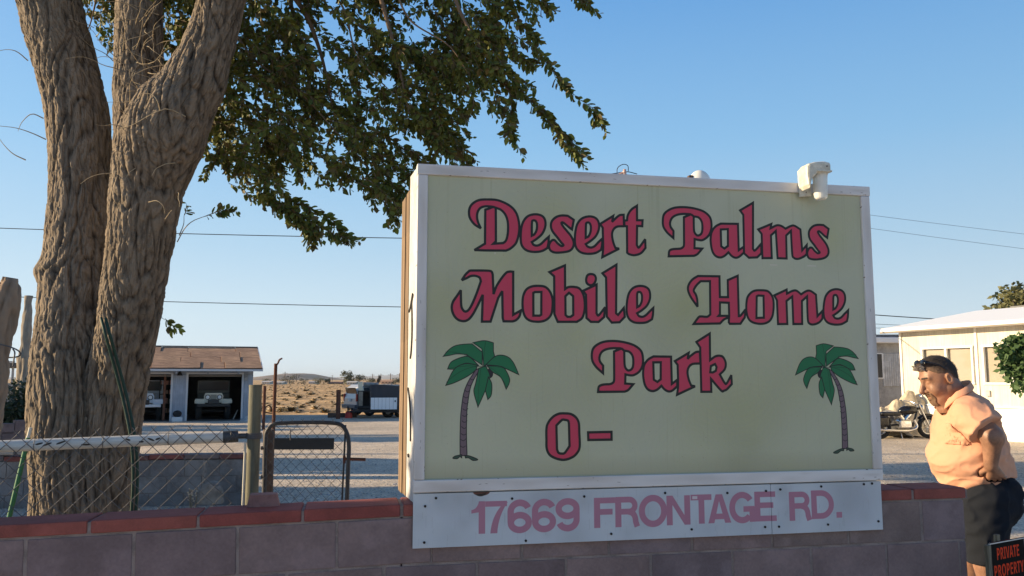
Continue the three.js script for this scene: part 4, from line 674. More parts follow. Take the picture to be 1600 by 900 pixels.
{ // planter wall behind the elm
  const A = at(-120, 716, 9.6), B = at(397, 708, 10.0), d = B.clone().sub(A).setY(0), len = d.length(), turn = Math.atan2(-d.z, d.x), g0 = groundY(-9.8);
  const w = thing('planter_wall', 'low grey block planter wall with patchy red coping behind the elm', 'wall', V(A.x, 0, A.z), turn), top = (A.y + B.y) / 2, r = rng(31);
  const gm = [[0.24, 0.24, 0.245], [0.22, 0.22, 0.23], [0.255, 0.25, 0.25]].map((c) => mottled(...c, 1.4, 0.95, 0.004)), rm = [[0.21, 0.095, 0.088], [0.25, 0.085, 0.075], [0.2, 0.165, 0.165], [0.22, 0.12, 0.11]].map((c) => mottled(...c, 2, 0.9, 0.003));
  const caps = [2, 0, 1, 0, 3, 0, 1, 2, 0, 2, 0, 1, 2, 1]; let k = 0;
  for (let x = len; x > 0.05; x -= 0.405, k++) mesh('coping_block', rbox(0.398, 0.055, 0.21, x - 0.2, top - 0.0275 + (r() - 0.5) * 0.012, -0.1, 0.006), rm[k === 0 ? 0 : k === 1 ? 2 : k === 2 ? 1 : k === 3 ? 0 : k === 4 ? 2 : caps[k % 14]], w);
  for (let c = 0; c < 4; c++) for (let x = len - (c % 2 ? 0.2 : 0); x > 0.05; x -= 0.4) mesh('block', rbox(0.393, 0.188, 0.18, x - 0.2, top - 0.155 - c * 0.196, -0.1, 0.004), gm[Math.floor(r() * 3)], w);
  mesh('mortar', box(len + 0.02, top - 0.06, 0.17, len / 2, (top - 0.06) / 2, -0.1), mottled(0.19, 0.18, 0.175, 4), w);
  // rendered buttress strip, boulder, dead stalks in front of it
  const q = at(323, 745, 9.72); const st = solo('stub_pipe', 'short pale pipe standing upright against the planter wall', 'pipe', bar(V(0, 0, 0), V(0, 0.42, 0), 0.024, 12), mottled(0.27, 0.26, 0.25, 3)); st.position.set(q.x - 0.03, top - 0.06 - 0.42, q.z - 0.01);
  const bp = at(328, 783, 9.55), bg = new THREE.IcosahedronGeometry(1, 6), pp = bg.attributes.position;
  for (let i = 0; i < pp.count; i++) { const x = pp.getX(i), y = pp.getY(i), z = pp.getZ(i), n = 1 + 0.34 * fbm(x * 1.7 + 4, y * 1.7, z * 1.7, 4) + 0.06 * N3(x * 7, y * 7, z * 7), tp = 1 - 0.34 * y; const c3 = (t, e) => Math.sign(t) * Math.abs(t) ** e; pp.setXYZ(i, c3(x, 0.7) * 0.135 * n * tp + 0.012 * y, Math.max(-0.06, c3(y, 0.55) * 0.19 * (0.8 + 0.2 * n) + 0.02 * x), c3(z, 0.7) * 0.11 * n * tp); }
  bg.deleteAttribute('normal'); bg.deleteAttribute('uv'); const bgm = mergeVertices(bg); bgm.computeVertexNormals();
  const rock = solo('boulder', 'pale grey boulder standing at the foot of the planter wall', 'rock', metric(bgm), mottled(0.33, 0.31, 0.28, 3, 1, 0.012)); rock.position.set(bp.x, groundY(bp.z) + 0.15, bp.z);
  const dp = thing('dead_weed', 'thin dead weed stalks left of the boulder', 'weed', at(302, 784, 9.5).setY(groundY(-9.5))), rr = rng(8), tw = [], tf = [];
  for (let i = 0; i < 7; i++) { const x = (rr() - 0.5) * 0.09, h = 0.16 + 0.17 * rr(), t = V(x + (rr() - 0.5) * 0.08, h, (rr() - 0.5) * 0.05); tw.push(bar(V(x, -0.02, 0), t, 0.004, 5)); for (let j = 0; j < 3; j++) tf.push(new THREE.IcosahedronGeometry(0.009 + 0.007 * rr(), 0).translate(t.x + (rr() - 0.5) * 0.03, t.y - rr() * 0.08, t.z)); }
  mesh('stalks', join(tw), mottled(0.30, 0.25, 0.17), dp); mesh('seed_heads', join(tf), mottled(0.55, 0.48, 0.38), dp);
}

// ------------------------------------------------------------------ garage, trailer, car, desert houses and trees (left of the sign)
function uvBox(w, h, d, x, y, z, mat, name, parent) { return mesh(name, rbox(w, h, d, x, y, z, 0.012), mat, parent); }
{
  const D = 40, gy = groundY(-D), GT = 0.36, gc = Math.cos(GT), gs = Math.sin(GT), R = at(393.5, 650, D); // right front corner; the front turns a little towards the camera's right
  const along = (px, d = D) => { const k = (px - 800) / F; return (k * d - R.x) / (gc - k * gs); }, W = -along(60), H = at(393.5, 575.5, D).y - 0.05, depth = 7, h = H - gy;
  const g = thing('garage', 'pale blue garage with two open doors and a brown shingle roof', 'garage', V(R.x - W * gc, gy, -D + W * gs), GT);
  const X = (px) => along(px) + W, Y = (py, d = D) => at(393.5, py, d).y - gy, spot = (x, y, z) => V(x, y, z).applyAxisAngle(V(0, 1, 0), GT).add(g.position);
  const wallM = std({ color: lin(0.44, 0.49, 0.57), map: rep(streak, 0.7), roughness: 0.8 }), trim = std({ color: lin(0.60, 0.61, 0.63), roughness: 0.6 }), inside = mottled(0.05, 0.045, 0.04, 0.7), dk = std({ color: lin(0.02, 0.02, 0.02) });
  const d1 = [X(150), X(271.5)], d2 = [X(296.5), X(381.5)], top = Y(584.5);
  const pier = (a, b) => mesh('wall', box(b - a, top - 0.02, 0.15, (a + b) / 2, (top - 0.02) / 2, -0.08), wallM, g);
  pier(0, d1[0]); pier(d1[1], d2[0]); pier(d2[1], W);
  mesh('wall', box(W, h - top + 0.015, 0.15, W / 2, (h + top) / 2, -0.08), wallM, g);
  for (let y = 0.18; y < top; y += 0.19) for (const [a, b] of [[d1[1] + 0.1, d2[0] - 0.1], [d2[1] + 0.1, W]]) mesh('siding_board', box(b - a, 0.17, 0.018, (a + b) / 2, y, 0.006), wallM, g);
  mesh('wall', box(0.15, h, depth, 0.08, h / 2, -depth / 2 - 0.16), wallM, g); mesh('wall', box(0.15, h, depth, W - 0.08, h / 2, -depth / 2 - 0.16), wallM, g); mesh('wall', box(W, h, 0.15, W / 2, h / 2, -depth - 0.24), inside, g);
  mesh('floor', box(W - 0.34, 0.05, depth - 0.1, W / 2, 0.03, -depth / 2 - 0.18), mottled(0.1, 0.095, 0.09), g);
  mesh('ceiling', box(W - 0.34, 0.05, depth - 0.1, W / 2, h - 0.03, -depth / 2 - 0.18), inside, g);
  for (const [a, b] of [d1, d2]) { // door frames with the roller doors swung up inside
    mesh('door_frame', join([box(0.09, top, 0.19, a - 0.02, top / 2, -0.06), box(0.09, top, 0.19, b + 0.02, top / 2, -0.06), box(b - a + 0.13, 0.09, 0.20, (a + b) / 2, top + 0.03, -0.06)]), trim, g);
    mesh('garage_door', box(b - a - 0.1, 0.06, 2.3, (a + b) / 2, top - 0.09, -1.5), std({ color: lin(0.35, 0.30, 0.26), roughness: 0.8 }), g);
  }
  mesh('wood_post', box(0.1, top, 0.1, d1[1] - 0.3, top / 2, -0.5), mottled(0.3, 0.13, 0.08, 2), g);
  // roof: overlapping courses of shingle, each strip cut at uneven joints
  const y0 = Y(575, D - 0.55) , ridgeY = Y(543.5, D + 3.6), zf = 0.62, zr = -3.7, xr = X(410.5), xl = -0.5, rise = ridgeY - y0, run = zf - zr, ang = Math.atan2(rise, run), sl = Math.hypot(rise, run), r = rng(91);
  const deck = new THREE.Shape([[zf, y0 - 0.06], [zr, ridgeY - 0.03], [-depth - 0.9, y0 - 0.06], [-depth - 0.9, y0 - 0.14], [zr, ridgeY - 0.14], [zf, y0 - 0.14]].map(([a, b]) => new THREE.Vector2(a, b)));
  const dg = new THREE.ExtrudeGeometry(deck, { depth: xr - xl - 0.04, bevelEnabled: false }); dg.rotateY(Math.PI / 2); dg.scale(1, 1, -1);
  { const p = dg.attributes.position; for (let i = 0; i < p.count; i += 3) { const a = [p.getX(i), p.getY(i), p.getZ(i)]; p.setXYZ(i, p.getX(i + 1), p.getY(i + 1), p.getZ(i + 1)); p.setXYZ(i + 1, ...a); } dg.computeVertexNormals(); }
  const roof = mesh('roof', metric(dg.translate(xl + 0.02, 0, 0)), mottled(0.2, 0.13, 0.09, 0.5), g);
  const sm = [[0.46, 0.28, 0.17], [0.43, 0.26, 0.16], [0.49, 0.295, 0.18], [0.41, 0.245, 0.155]].map((c) => mottled(...c, 0.9, 1, 0.003));
  const rows = 4;
  for (let k = 0; k < rows; k++) {
    let x = xl; const off = r();
    while (x < xr - 0.05) {
      let w = 0.9 + 1.5 * r(); if (x + w > xr - 0.5) w = xr - x;
      const s = (k + 0.5) / rows * sl, len = sl / rows + 0.02, lift = 0.012 + (r() < 0.25 ? 0.03 : 0.006 * r());
      const m = mesh('shingle', rbox(w - 0.025, 0.035, len, 0, 0, 0, 0.008), sm[Math.floor(r() * 4)], roof); m.position.set(x + w / 2, y0 - 0.05 + Math.sin(ang) * s + lift + 0.01, zf - Math.cos(ang) * s); m.rotation.set(ang + 0.008 + lift * 0.25, (r() - 0.5) * 0.02, (r() - 0.5) * 0.008);
      x += w;
    }
  }
  mesh('ridge_cap', box(xr - xl, 0.05, 0.22, (xl + xr) / 2, ridgeY + 0.03, zr), mottled(0.16, 0.12, 0.1), roof);
  mesh('fascia', box(xr - xl, 0.10, 0.03, (xl + xr) / 2, y0 - 0.11, zf + 0.02), trim, g);
  const bg = box(0.04, 0.17, sl + 0.06, 0, 0, 0); bg.rotateX(ang); mesh('barge_board', bg.translate(xr + 0.01, y0 - 0.07 + rise / 2, (zf + zr) / 2), trim, g);
  for (let x = 0.3; x < W; x += 1.38) mesh('rafter_tail', box(0.06, 0.12, 0.5, x, y0 - 0.22, 0.3), wallM, g);
  const lp = V(X(284), Y(579.5), 0.12);
  mesh('floodlight', join([box(0.16, 0.1, 0.12, lp.x, lp.y + 0.05, lp.z), new THREE.ConeGeometry(0.13, 0.26, 12).translate(lp.x, lp.y - 0.1, lp.z)]), dk, g);
  mesh('meter_box', rbox(0.16, 0.3, 0.1, X(387), Y(590), 0.06), mottled(0.4, 0.4, 0.4), g);
  mesh('apron', box(W + 1, 0.06, 3.2, W / 2 + 0.2, -0.005, 1.65), mottled(0.47, 0.42, 0.36, 0.6), g);
  mesh('leaning_board', bar(V(d2[1] - 0.35, 0.05, -0.4), V(d2[1] - 0.15, 0.5, -0.6), 0.03, 6), mottled(0.5, 0.45, 0.4), g);
  // bin against the pier
  const b = thing('storage_tub', 'white tub with dark gear piled on it between the garage doors', 'tub', spot(X(283), 0.03, 0.45), GT);
  mesh('tub', rbox(0.46, 0.22, 0.36, 0, 0.11, 0, 0.03), std({ color: lin(0.72, 0.73, 0.74), roughness: 0.5 }), b);
  mesh('gear', new THREE.SphereGeometry(0.2, 14, 10).scale(1, 0.8, 0.7).translate(0, 0.36, 0), mottled(0.03, 0.03, 0.035), b);
  const sk = new THREE.ConeGeometry(0.42, 0.28, 14, 1); const bag = solo('gravel_heap', 'small pale heap at the right foot of the garage', 'heap', metric(sk), mottled(0.6, 0.58, 0.55)); bag.position.copy(spot(X(390), 0.14, 0.6));

  // two old flat-fender four-wheel drives inside
  const jeep = (x, z, label, bodyC, noseC, bumperC) => {
    const j = thing('jeep', label, 'off-road car', spot(x, 0.05, z), GT);
    const paint = std({ color: lin(...bodyC), roughness: 0.45 }), nose = std({ color: lin(...noseC), roughness: 0.45 }), tyre = std({ color: lin(0.02, 0.02, 0.02), roughness: 0.95 }), chrome = steel(0.5, 0.5, 0.5, 0.3), glass = std({ color: lin(0.02, 0.025, 0.03), roughness: 0.1 });
    const hood = new THREE.Shape([[-0.40, 0], [0.40, 0], [0.44, 0.30], [0.37, 0.46], [-0.37, 0.46], [-0.44, 0.30]].map(([a, b]) => new THREE.Vector2(a, b)));
    const holes = [[-0.27, 0.26, 0.1], [0.27, 0.26, 0.1]].map(([a, b, q]) => { const p = new THREE.Path(); p.absarc(a, b, q, 0, 6.3, true); return p; });
    for (let i = 0; i < 7; i++) { const x0 = -0.135 + i * 0.04, p = new THREE.Path(); p.moveTo(x0, 0.1); p.lineTo(x0 + 0.022, 0.1); p.lineTo(x0 + 0.022, 0.38); p.lineTo(x0, 0.38); holes.push(p); }
    const face = hood.clone(); face.holes = holes;
    mesh('grille', new THREE.ExtrudeGeometry(face, { depth: 0.05, bevelEnabled: false }).translate(0, 0.82, 0), nose, j);
    mesh('hood', new THREE.ExtrudeGeometry(hood, { depth: 1.2, bevelEnabled: false }).scale(1, 1, 1).translate(0, 0.825, -1.22), paint, j);
    for (const s of [-1, 1]) {
      mesh('headlight', new THREE.SphereGeometry(0.095, 16, 10).scale(1, 1, 0.45).translate(s * 0.27, 1.08, 0.035), std({ color: lin(0.85, 0.85, 0.83), roughness: 0.15 }), j); mesh('headlight_rim', new THREE.TorusGeometry(0.105, 0.018, 8, 20).translate(s * 0.27, 1.08, 0.05), std({ color: lin(0.05, 0.05, 0.05), roughness: 0.4 }), j);
      const f = new THREE.Shape([[0.40, 0.98], [0.80, 0.98], [0.83, 0.9], [0.83, 0.80], [0.62, 0.78], [0.40, 0.72]].map(([a, b]) => new THREE.Vector2(s * a, b)));
      mesh('fender', new THREE.ExtrudeGeometry(f, { depth: 0.8, bevelEnabled: true, bevelSize: 0.02, bevelThickness: 0.03, bevelSegments: 2 }).translate(0, 0, -0.75), nose, j);
      const w = mesh('wheel', new THREE.TorusGeometry(0.29, 0.135, 10, 22).rotateY(Math.PI / 2).scale(1.1, 1, 1).translate(s * 0.66, 0.41, -0.38), tyre, j);
      mesh('rim', new THREE.CylinderGeometry(0.17, 0.17, 0.16, 14).rotateZ(Math.PI / 2).translate(s * 0.68, 0.41, -0.38), chrome, w);
      mesh('wheel', new THREE.TorusGeometry(0.29, 0.135, 10, 22).rotateY(Math.PI / 2).scale(1.1, 1, 1).translate(s * 0.66, 0.41, -2.5), tyre, j);
    }
    mesh('bumper', rbox(1.5, 0.14, 0.1, 0, 0.70, 0.22, 0.02), bumperC, j);
    mesh('winch', rbox(0.5, 0.22, 0.2, 0, 0.86, 0.2, 0.04), std({ color: lin(0.03, 0.03, 0.03), roughness: 0.5 }), j);
    mesh('body', rbox(1.5, 0.62, 1.9, 0, 0.95, -2.15, 0.05), paint, j);
    mesh('windshield_frame', join([box(1.5, 0.07, 0.05, 0, 1.85, -1.28), box(0.06, 0.58, 0.05, -0.72, 1.56, -1.25), box(0.06, 0.58, 0.05, 0.72, 1.56, -1.25), box(1.5, 0.12, 0.05, 0, 1.32, -1.22)]), paint, j);
    mesh('windshield', box(1.4, 0.48, 0.012, 0, 1.6, -1.26), glass, j);
    mesh('axle', bar(V(-0.6, 0.41, -0.38), V(0.6, 0.41, -0.38), 0.06, 8), tyre, j);
    return j;
  };
  jeep(X(338), -0.45, 'olive and cream old off-road car parked inside the right garage door', [0.07, 0.072, 0.05], [0.60, 0.57, 0.46], std({ color: lin(0.02, 0.02, 0.02), roughness: 0.6 }));
  jeep(X(229), -0.55, 'white old off-road car in the left garage door half hidden by the elm', [0.45, 0.48, 0.52], [0.6, 0.66, 0.74], std({ color: lin(0.7, 0.72, 0.75), roughness: 0.4 }));
  // shelf of odds and ends inside the left door
  const s = thing('shelf', 'crowded storage shelf just inside the left garage door', 'shelf', spot(X(262), 0.05, -1.9), GT), rr = rng(14);
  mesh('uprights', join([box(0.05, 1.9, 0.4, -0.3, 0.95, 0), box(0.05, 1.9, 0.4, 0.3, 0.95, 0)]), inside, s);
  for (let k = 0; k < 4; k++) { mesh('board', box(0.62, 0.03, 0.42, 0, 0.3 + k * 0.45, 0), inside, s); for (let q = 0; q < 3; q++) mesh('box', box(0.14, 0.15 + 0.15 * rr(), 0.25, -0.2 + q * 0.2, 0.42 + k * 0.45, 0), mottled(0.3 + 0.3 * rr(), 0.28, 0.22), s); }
}
{ // silver SUV seen from its rear corner
  const c = V(at(603, 640, 46.8).x, groundY(-46.8), -46.8), turn = 0.62, car = thing('suv', 'silver SUV seen from behind beside the loaded trailer', 'car', c, turn);
  const paint = std({ color: lin(0.42, 0.43, 0.45), roughness: 0.35, metalness: 0.3 }), glass = std({ color: lin(0.03, 0.04, 0.05), roughness: 0.08 }), tyre = std({ color: lin(0.02, 0.02, 0.02), roughness: 0.9 }), red = std({ color: lin(0.5, 0.03, 0.02), roughness: 0.3 });
  const side = [[-2.2, 0.42], [2.15, 0.42], [2.25, 0.75], [2.1, 0.95], [1.2, 1.05], [0.55, 1.6], [0.2, 1.7], [-1.75, 1.7], [-2.0, 1.55], [-2.2, 0.95]];
  mesh('body', slab(side, 1.75, 0.06).translate(0, 0, 0.875), paint, car);
  for (const z of [0.885, -0.885]) for (const [a, b] of [[-1.85, -1.05], [-0.95, -0.15], [-0.05, 0.72]]) mesh('side_window', slab([[a, 1.04], [b, 1.04], [Math.min(b, 0.42), 1.56], [a + 0.06, 1.56]], 0.02).translate(0, 0, z > 0 ? z + 0.004 : z + 0.016), glass, car);
  const rg = box(0.02, 0.5, 1.35, 0, 0, 0); rg.rotateZ(0.3); mesh('rear_window', rg.translate(-2.13, 1.3, 0).rotateZ(0), glass, car);
  mesh('rear_bumper', rbox(0.16, 0.2, 1.76, -2.24, 0.52, 0, 0.04), std({ color: lin(0.12, 0.12, 0.13), roughness: 0.6 }), car);
  mesh('number_plate', box(0.02, 0.15, 0.34, -2.23, 0.86, 0), std({ color: lin(0.7, 0.7, 0.66) }), car);
  for (const s of [-1, 1]) { mesh('tail_light', rbox(0.1, 0.42, 0.14, -2.17, 1.0, s * 0.8, 0.03), red, car); for (const x of [-1.4, 1.4]) { const w = mesh('wheel', new THREE.TorusGeometry(0.26, 0.11, 10, 20).translate(x, 0.37, s * 0.8), tyre, car); mesh('rim', new THREE.CylinderGeometry(0.19, 0.19, 0.18, 14).rotateX(Math.PI / 2).translate(x, 0.37, s * 0.8), steel(0.4, 0.4, 0.4), w); } }
}
{ // flatbed trailer with black tarped load and white panel
  const D = 42.5, L = at(541, 645, D), gy = groundY(-D), t = thing('trailer', 'black flatbed trailer parked in front of the silver SUV', 'trailer', V(L.x, gy, -D), 0.16), X = (px) => at(px, 640, D).x - L.x, Y = (py) => at(560, py, D).y - gy;
  const blk = mottled(0.025, 0.025, 0.027, 1, 0.8), tyre = std({ color: lin(0.02, 0.02, 0.02), roughness: 0.9 }), x1 = X(665);
  mesh('deck', box(x1 - X(551), 0.16, 2.0, (x1 + X(551)) / 2, Y(642), -1), blk, t);
  mesh('side_rail', box(x1 - X(558), 0.12, 0.06, (x1 + X(558)) / 2, Y(636), 0.02), blk, t);
  mesh('drawbar', join([bar(V(X(541), 0.28, -0.5), V(X(558), Y(643), -0.2), 0.05, 6), bar(V(X(541), 0.28, -0.5), V(X(558), Y(643), -1.8), 0.05, 6)]), blk, t);
  for (const px of [606, 625]) { const w = mesh('wheel', new THREE.TorusGeometry(0.22, 0.1, 8, 18).translate(X(px), 0.30, -0.75), tyre, t); mesh('rim', new THREE.CylinderGeometry(0.17, 0.17, 0.1, 12).rotateX(Math.PI / 2).translate(X(px), 0.30, -0.75), steel(0.3, 0.3, 0.3), w); }
  mesh('jack', bar(V(X(543), 0, -0.5), V(X(543), 0.6, -0.5), 0.04, 6), blk, t);
  const load = thing('tarped_load', 'dark tarpaulin over a boxy load on the trailer', 'tarp', V(L.x, gy, -D), 0.16), r = rng(6);
  const g = new THREE.BoxGeometry(X(640) - X(577), Y(602) - Y(640), 1.5, 30, 12, 10), p = g.attributes.position;
  for (let i = 0; i < p.count; i++) { const x = p.getX(i), y = p.getY(i), z = p.getZ(i); p.setXYZ(i, x + 0.03 * N3(y * 3, z * 3, 1), y + (y > 0 ? 0.06 * N3(x * 2.2, z * 2, 3) : 0), z + 0.035 * N3(x * 4, y * 1.5, 7)); } g.computeVertexNormals();
  mesh('tarp', metric(g).translate((X(640) + X(577)) / 2, (Y(602) + Y(640)) / 2, -0.95), std({ color: lin(0.022, 0.03, 0.045), roughness: 0.5 }), load);
  mesh('strap', box(0.05, Y(612) - Y(632), 0.02, X(577.3), (Y(612) + Y(632)) / 2, -0.17), std({ color: lin(0.7, 0.7, 0.7) }), load);
  const pn = thing('white_panel', 'white boarded panel leaning on the side of the trailer load', 'panel', V(L.x, gy, -D), 0.16), a = X(578.5), b = X(619.5), n = 7, wm = std({ color: lin(0.88, 0.89, 0.9), roughness: 0.6 });
  for (let i = 0; i < n; i++) mesh('board', rbox((b - a) / n - 0.008, Y(621.5) - Y(640), 0.03, a + (i + 0.5) * (b - a) / n, (Y(621.5) + Y(640)) / 2, 0.08, 0.006), wm, pn);
  mesh('handle', box(0.06, 0.08, 0.05, X(616.5), Y(627), 0.11), blk, pn);
  const cb = thing('cabinet', 'dark cabinet with an open side standing at the front of the trailer', 'cabinet', V(L.x, gy, -D), 0.16);
  mesh('case', join([box(0.06, Y(611) - Y(640), 0.7, X(559), (Y(611) + Y(640)) / 2, -0.5), box(0.06, Y(611) - Y(640), 0.7, X(577), (Y(611) + Y(640)) / 2, -0.5), box(X(577) - X(559), 0.06, 0.7, (X(559) + X(577)) / 2, Y(611.5), -0.5), box(X(577) - X(559), Y(611) - Y(640), 0.05, (X(559) + X(577)) / 2, (Y(611) + Y(640)) / 2, -0.8)]), blk, cb);
  mesh('door', box(X(566) - X(559.5), Y(612) - Y(636), 0.04, (X(559.5) + X(566)) / 2, (Y(612) + Y(636)) / 2, -0.13), mottled(0.3, 0.27, 0.22), cb);
  const sh = thing('foam_sheet', 'cream folded foam sheet propped on top of the cabinet', 'foam', V(L.x, gy, -D), 0.16);
  mesh('fold', slab([[X(558), Y(597)], [X(565.5), Y(596)], [X(565), Y(605)], [X(567.5), Y(610.5)], [X(560.5), Y(612)], [X(558.5), Y(606)]], 0.5, 0.02).translate(0, 0, -0.3), std({ color: lin(0.78, 0.72, 0.55), roughness: 0.9 }), sh);
  mesh('top_roll', bar(V(X(566), Y(601), -0.9), V(X(590), Y(602), -0.9), 0.13, 10), mottled(0.35, 0.35, 0.34), sh);
  const rc = thing('red_jack_stand', 'small red can under the SUV tail', 'can', V(at(545, 640, 43).x, groundY(-43), -43)); mesh('can', new THREE.CylinderGeometry(0.17, 0.2, 0.3, 12).translate(0, 0.15, 0), std({ color: lin(0.5, 0.04, 0.03), roughness: 0.5 }), rc); mesh('spout', bar(V(0, 0.28, 0), V(0.18, 0.4, 0), 0.03, 6), std({ color: lin(0.5, 0.04, 0.03) }), rc);
  const sl = thing('sleeper', 'old dark timber sleeper lying at the desert edge', 'timber', V(at(535, 645, 43.5).x, groundY(-43.5), -43.5), 0.2); mesh('timber', rbox(1.5, 0.24, 0.26, 0, 0.12, 0, 0.02), mottled(0.12, 0.08, 0.06, 2), sl);
  void r;
}
// leafy ball of small faces used for far trees and bushes: seed, radii, number of leaves, leaf size
function foliage(seed, rx, ry, rz, n, s, lumps = 9) {
  const r = rng(seed), P = [], N = [], centers = Array.from({ length: lumps }, () => { const a = r() * 6.283, b = r() * 2 - 1, k = 0.25 + 0.5 * r(); return [Math.cos(a) * k, b * 0.62, Math.sin(a) * k, 0.28 + 0.3 * r()]; });
  for (let i = 0; i < n; i++) {
    const c = centers[Math.floor(r() * lumps)], d = V(r() - 0.5, r() - 0.5, r() - 0.5).normalize(), k = Math.cbrt(r()) * c[3];
    const o = V((c[0] + d.x * k) * rx, (c[1] + d.y * k) * ry, (c[2] + d.z * k) * rz), u = V(r() - 0.5, r() - 0.7, r() - 0.5).normalize(), w = u.clone().cross(V(r() - 0.5, r() - 0.5, r() - 0.5)).normalize(), l = s * (0.6 + 0.8 * r());
    const nn = w.clone().cross(u).normalize();
    for (const q of [o, o.clone().addScaledVector(u, l * 0.5).addScaledVector(w, l * 0.3), o.clone().addScaledVector(u, l), o, o.clone().addScaledVector(u, l), o.clone().addScaledVector(u, l * 0.5).addScaledVector(w, -l * 0.3)]) { P.push(q.x, q.y, q.z); N.push(nn.x, nn.y, nn.z); }
  }
  const g = new THREE.BufferGeometry(); g.setAttribute('position', new THREE.Float32BufferAttribute(P, 3)); g.setAttribute('normal', new THREE.Float32BufferAttribute(N, 3));
  g.setAttribute('uv', new THREE.Float32BufferAttribute(new Float32Array(P.length / 3 * 2), 2));
  return g;
}
const leafMat = (r, g, b) => new THREE.MeshPhysicalMaterial({ color: lin(r, g, b), roughness: 0.7, transmission: 0.2, thickness: 0, side: THREE.DoubleSide });
function makeTree(name, label, pos, seed, h, rx, crownY, ry, n, s, col, group, rz = rx) {
  const t = thing(name, label, 'tree', pos, 0, group), r = rng(seed), bark = mottled(0.13, 0.1, 0.075, 2);
  mesh('trunk', taper([V(0, -0.1, 0), V(0.04 * h * (r() - 0.5), h * 0.3, 0), V(0.06 * h * (r() - 0.5), crownY * 0.9, 0)], [h * 0.035, h * 0.028, h * 0.014], 8, 7), bark, t);
  const bl = []; for (let i = 0; i < 6; i++) { const a = i * 1.05 + r(); bl.push(taper([V(0, crownY * (0.55 + 0.05 * i), 0), V(Math.cos(a) * rx * 0.35, crownY * 0.9, Math.sin(a) * rz * 0.35), V(Math.cos(a) * rx * 0.65, crownY + ry * 0.3, Math.sin(a) * rz * 0.65)], [h * 0.013, h * 0.009, h * 0.003], 6, 5)); }
  mesh('branches', join(bl), bark, t).userData.kind = 'stuff';
  const c = mesh('crown', foliage(seed, rx, ry, rz, n, s), leafMat(...col), t); c.position.y = crownY; c.userData.kind = 'stuff';
  return t;
}
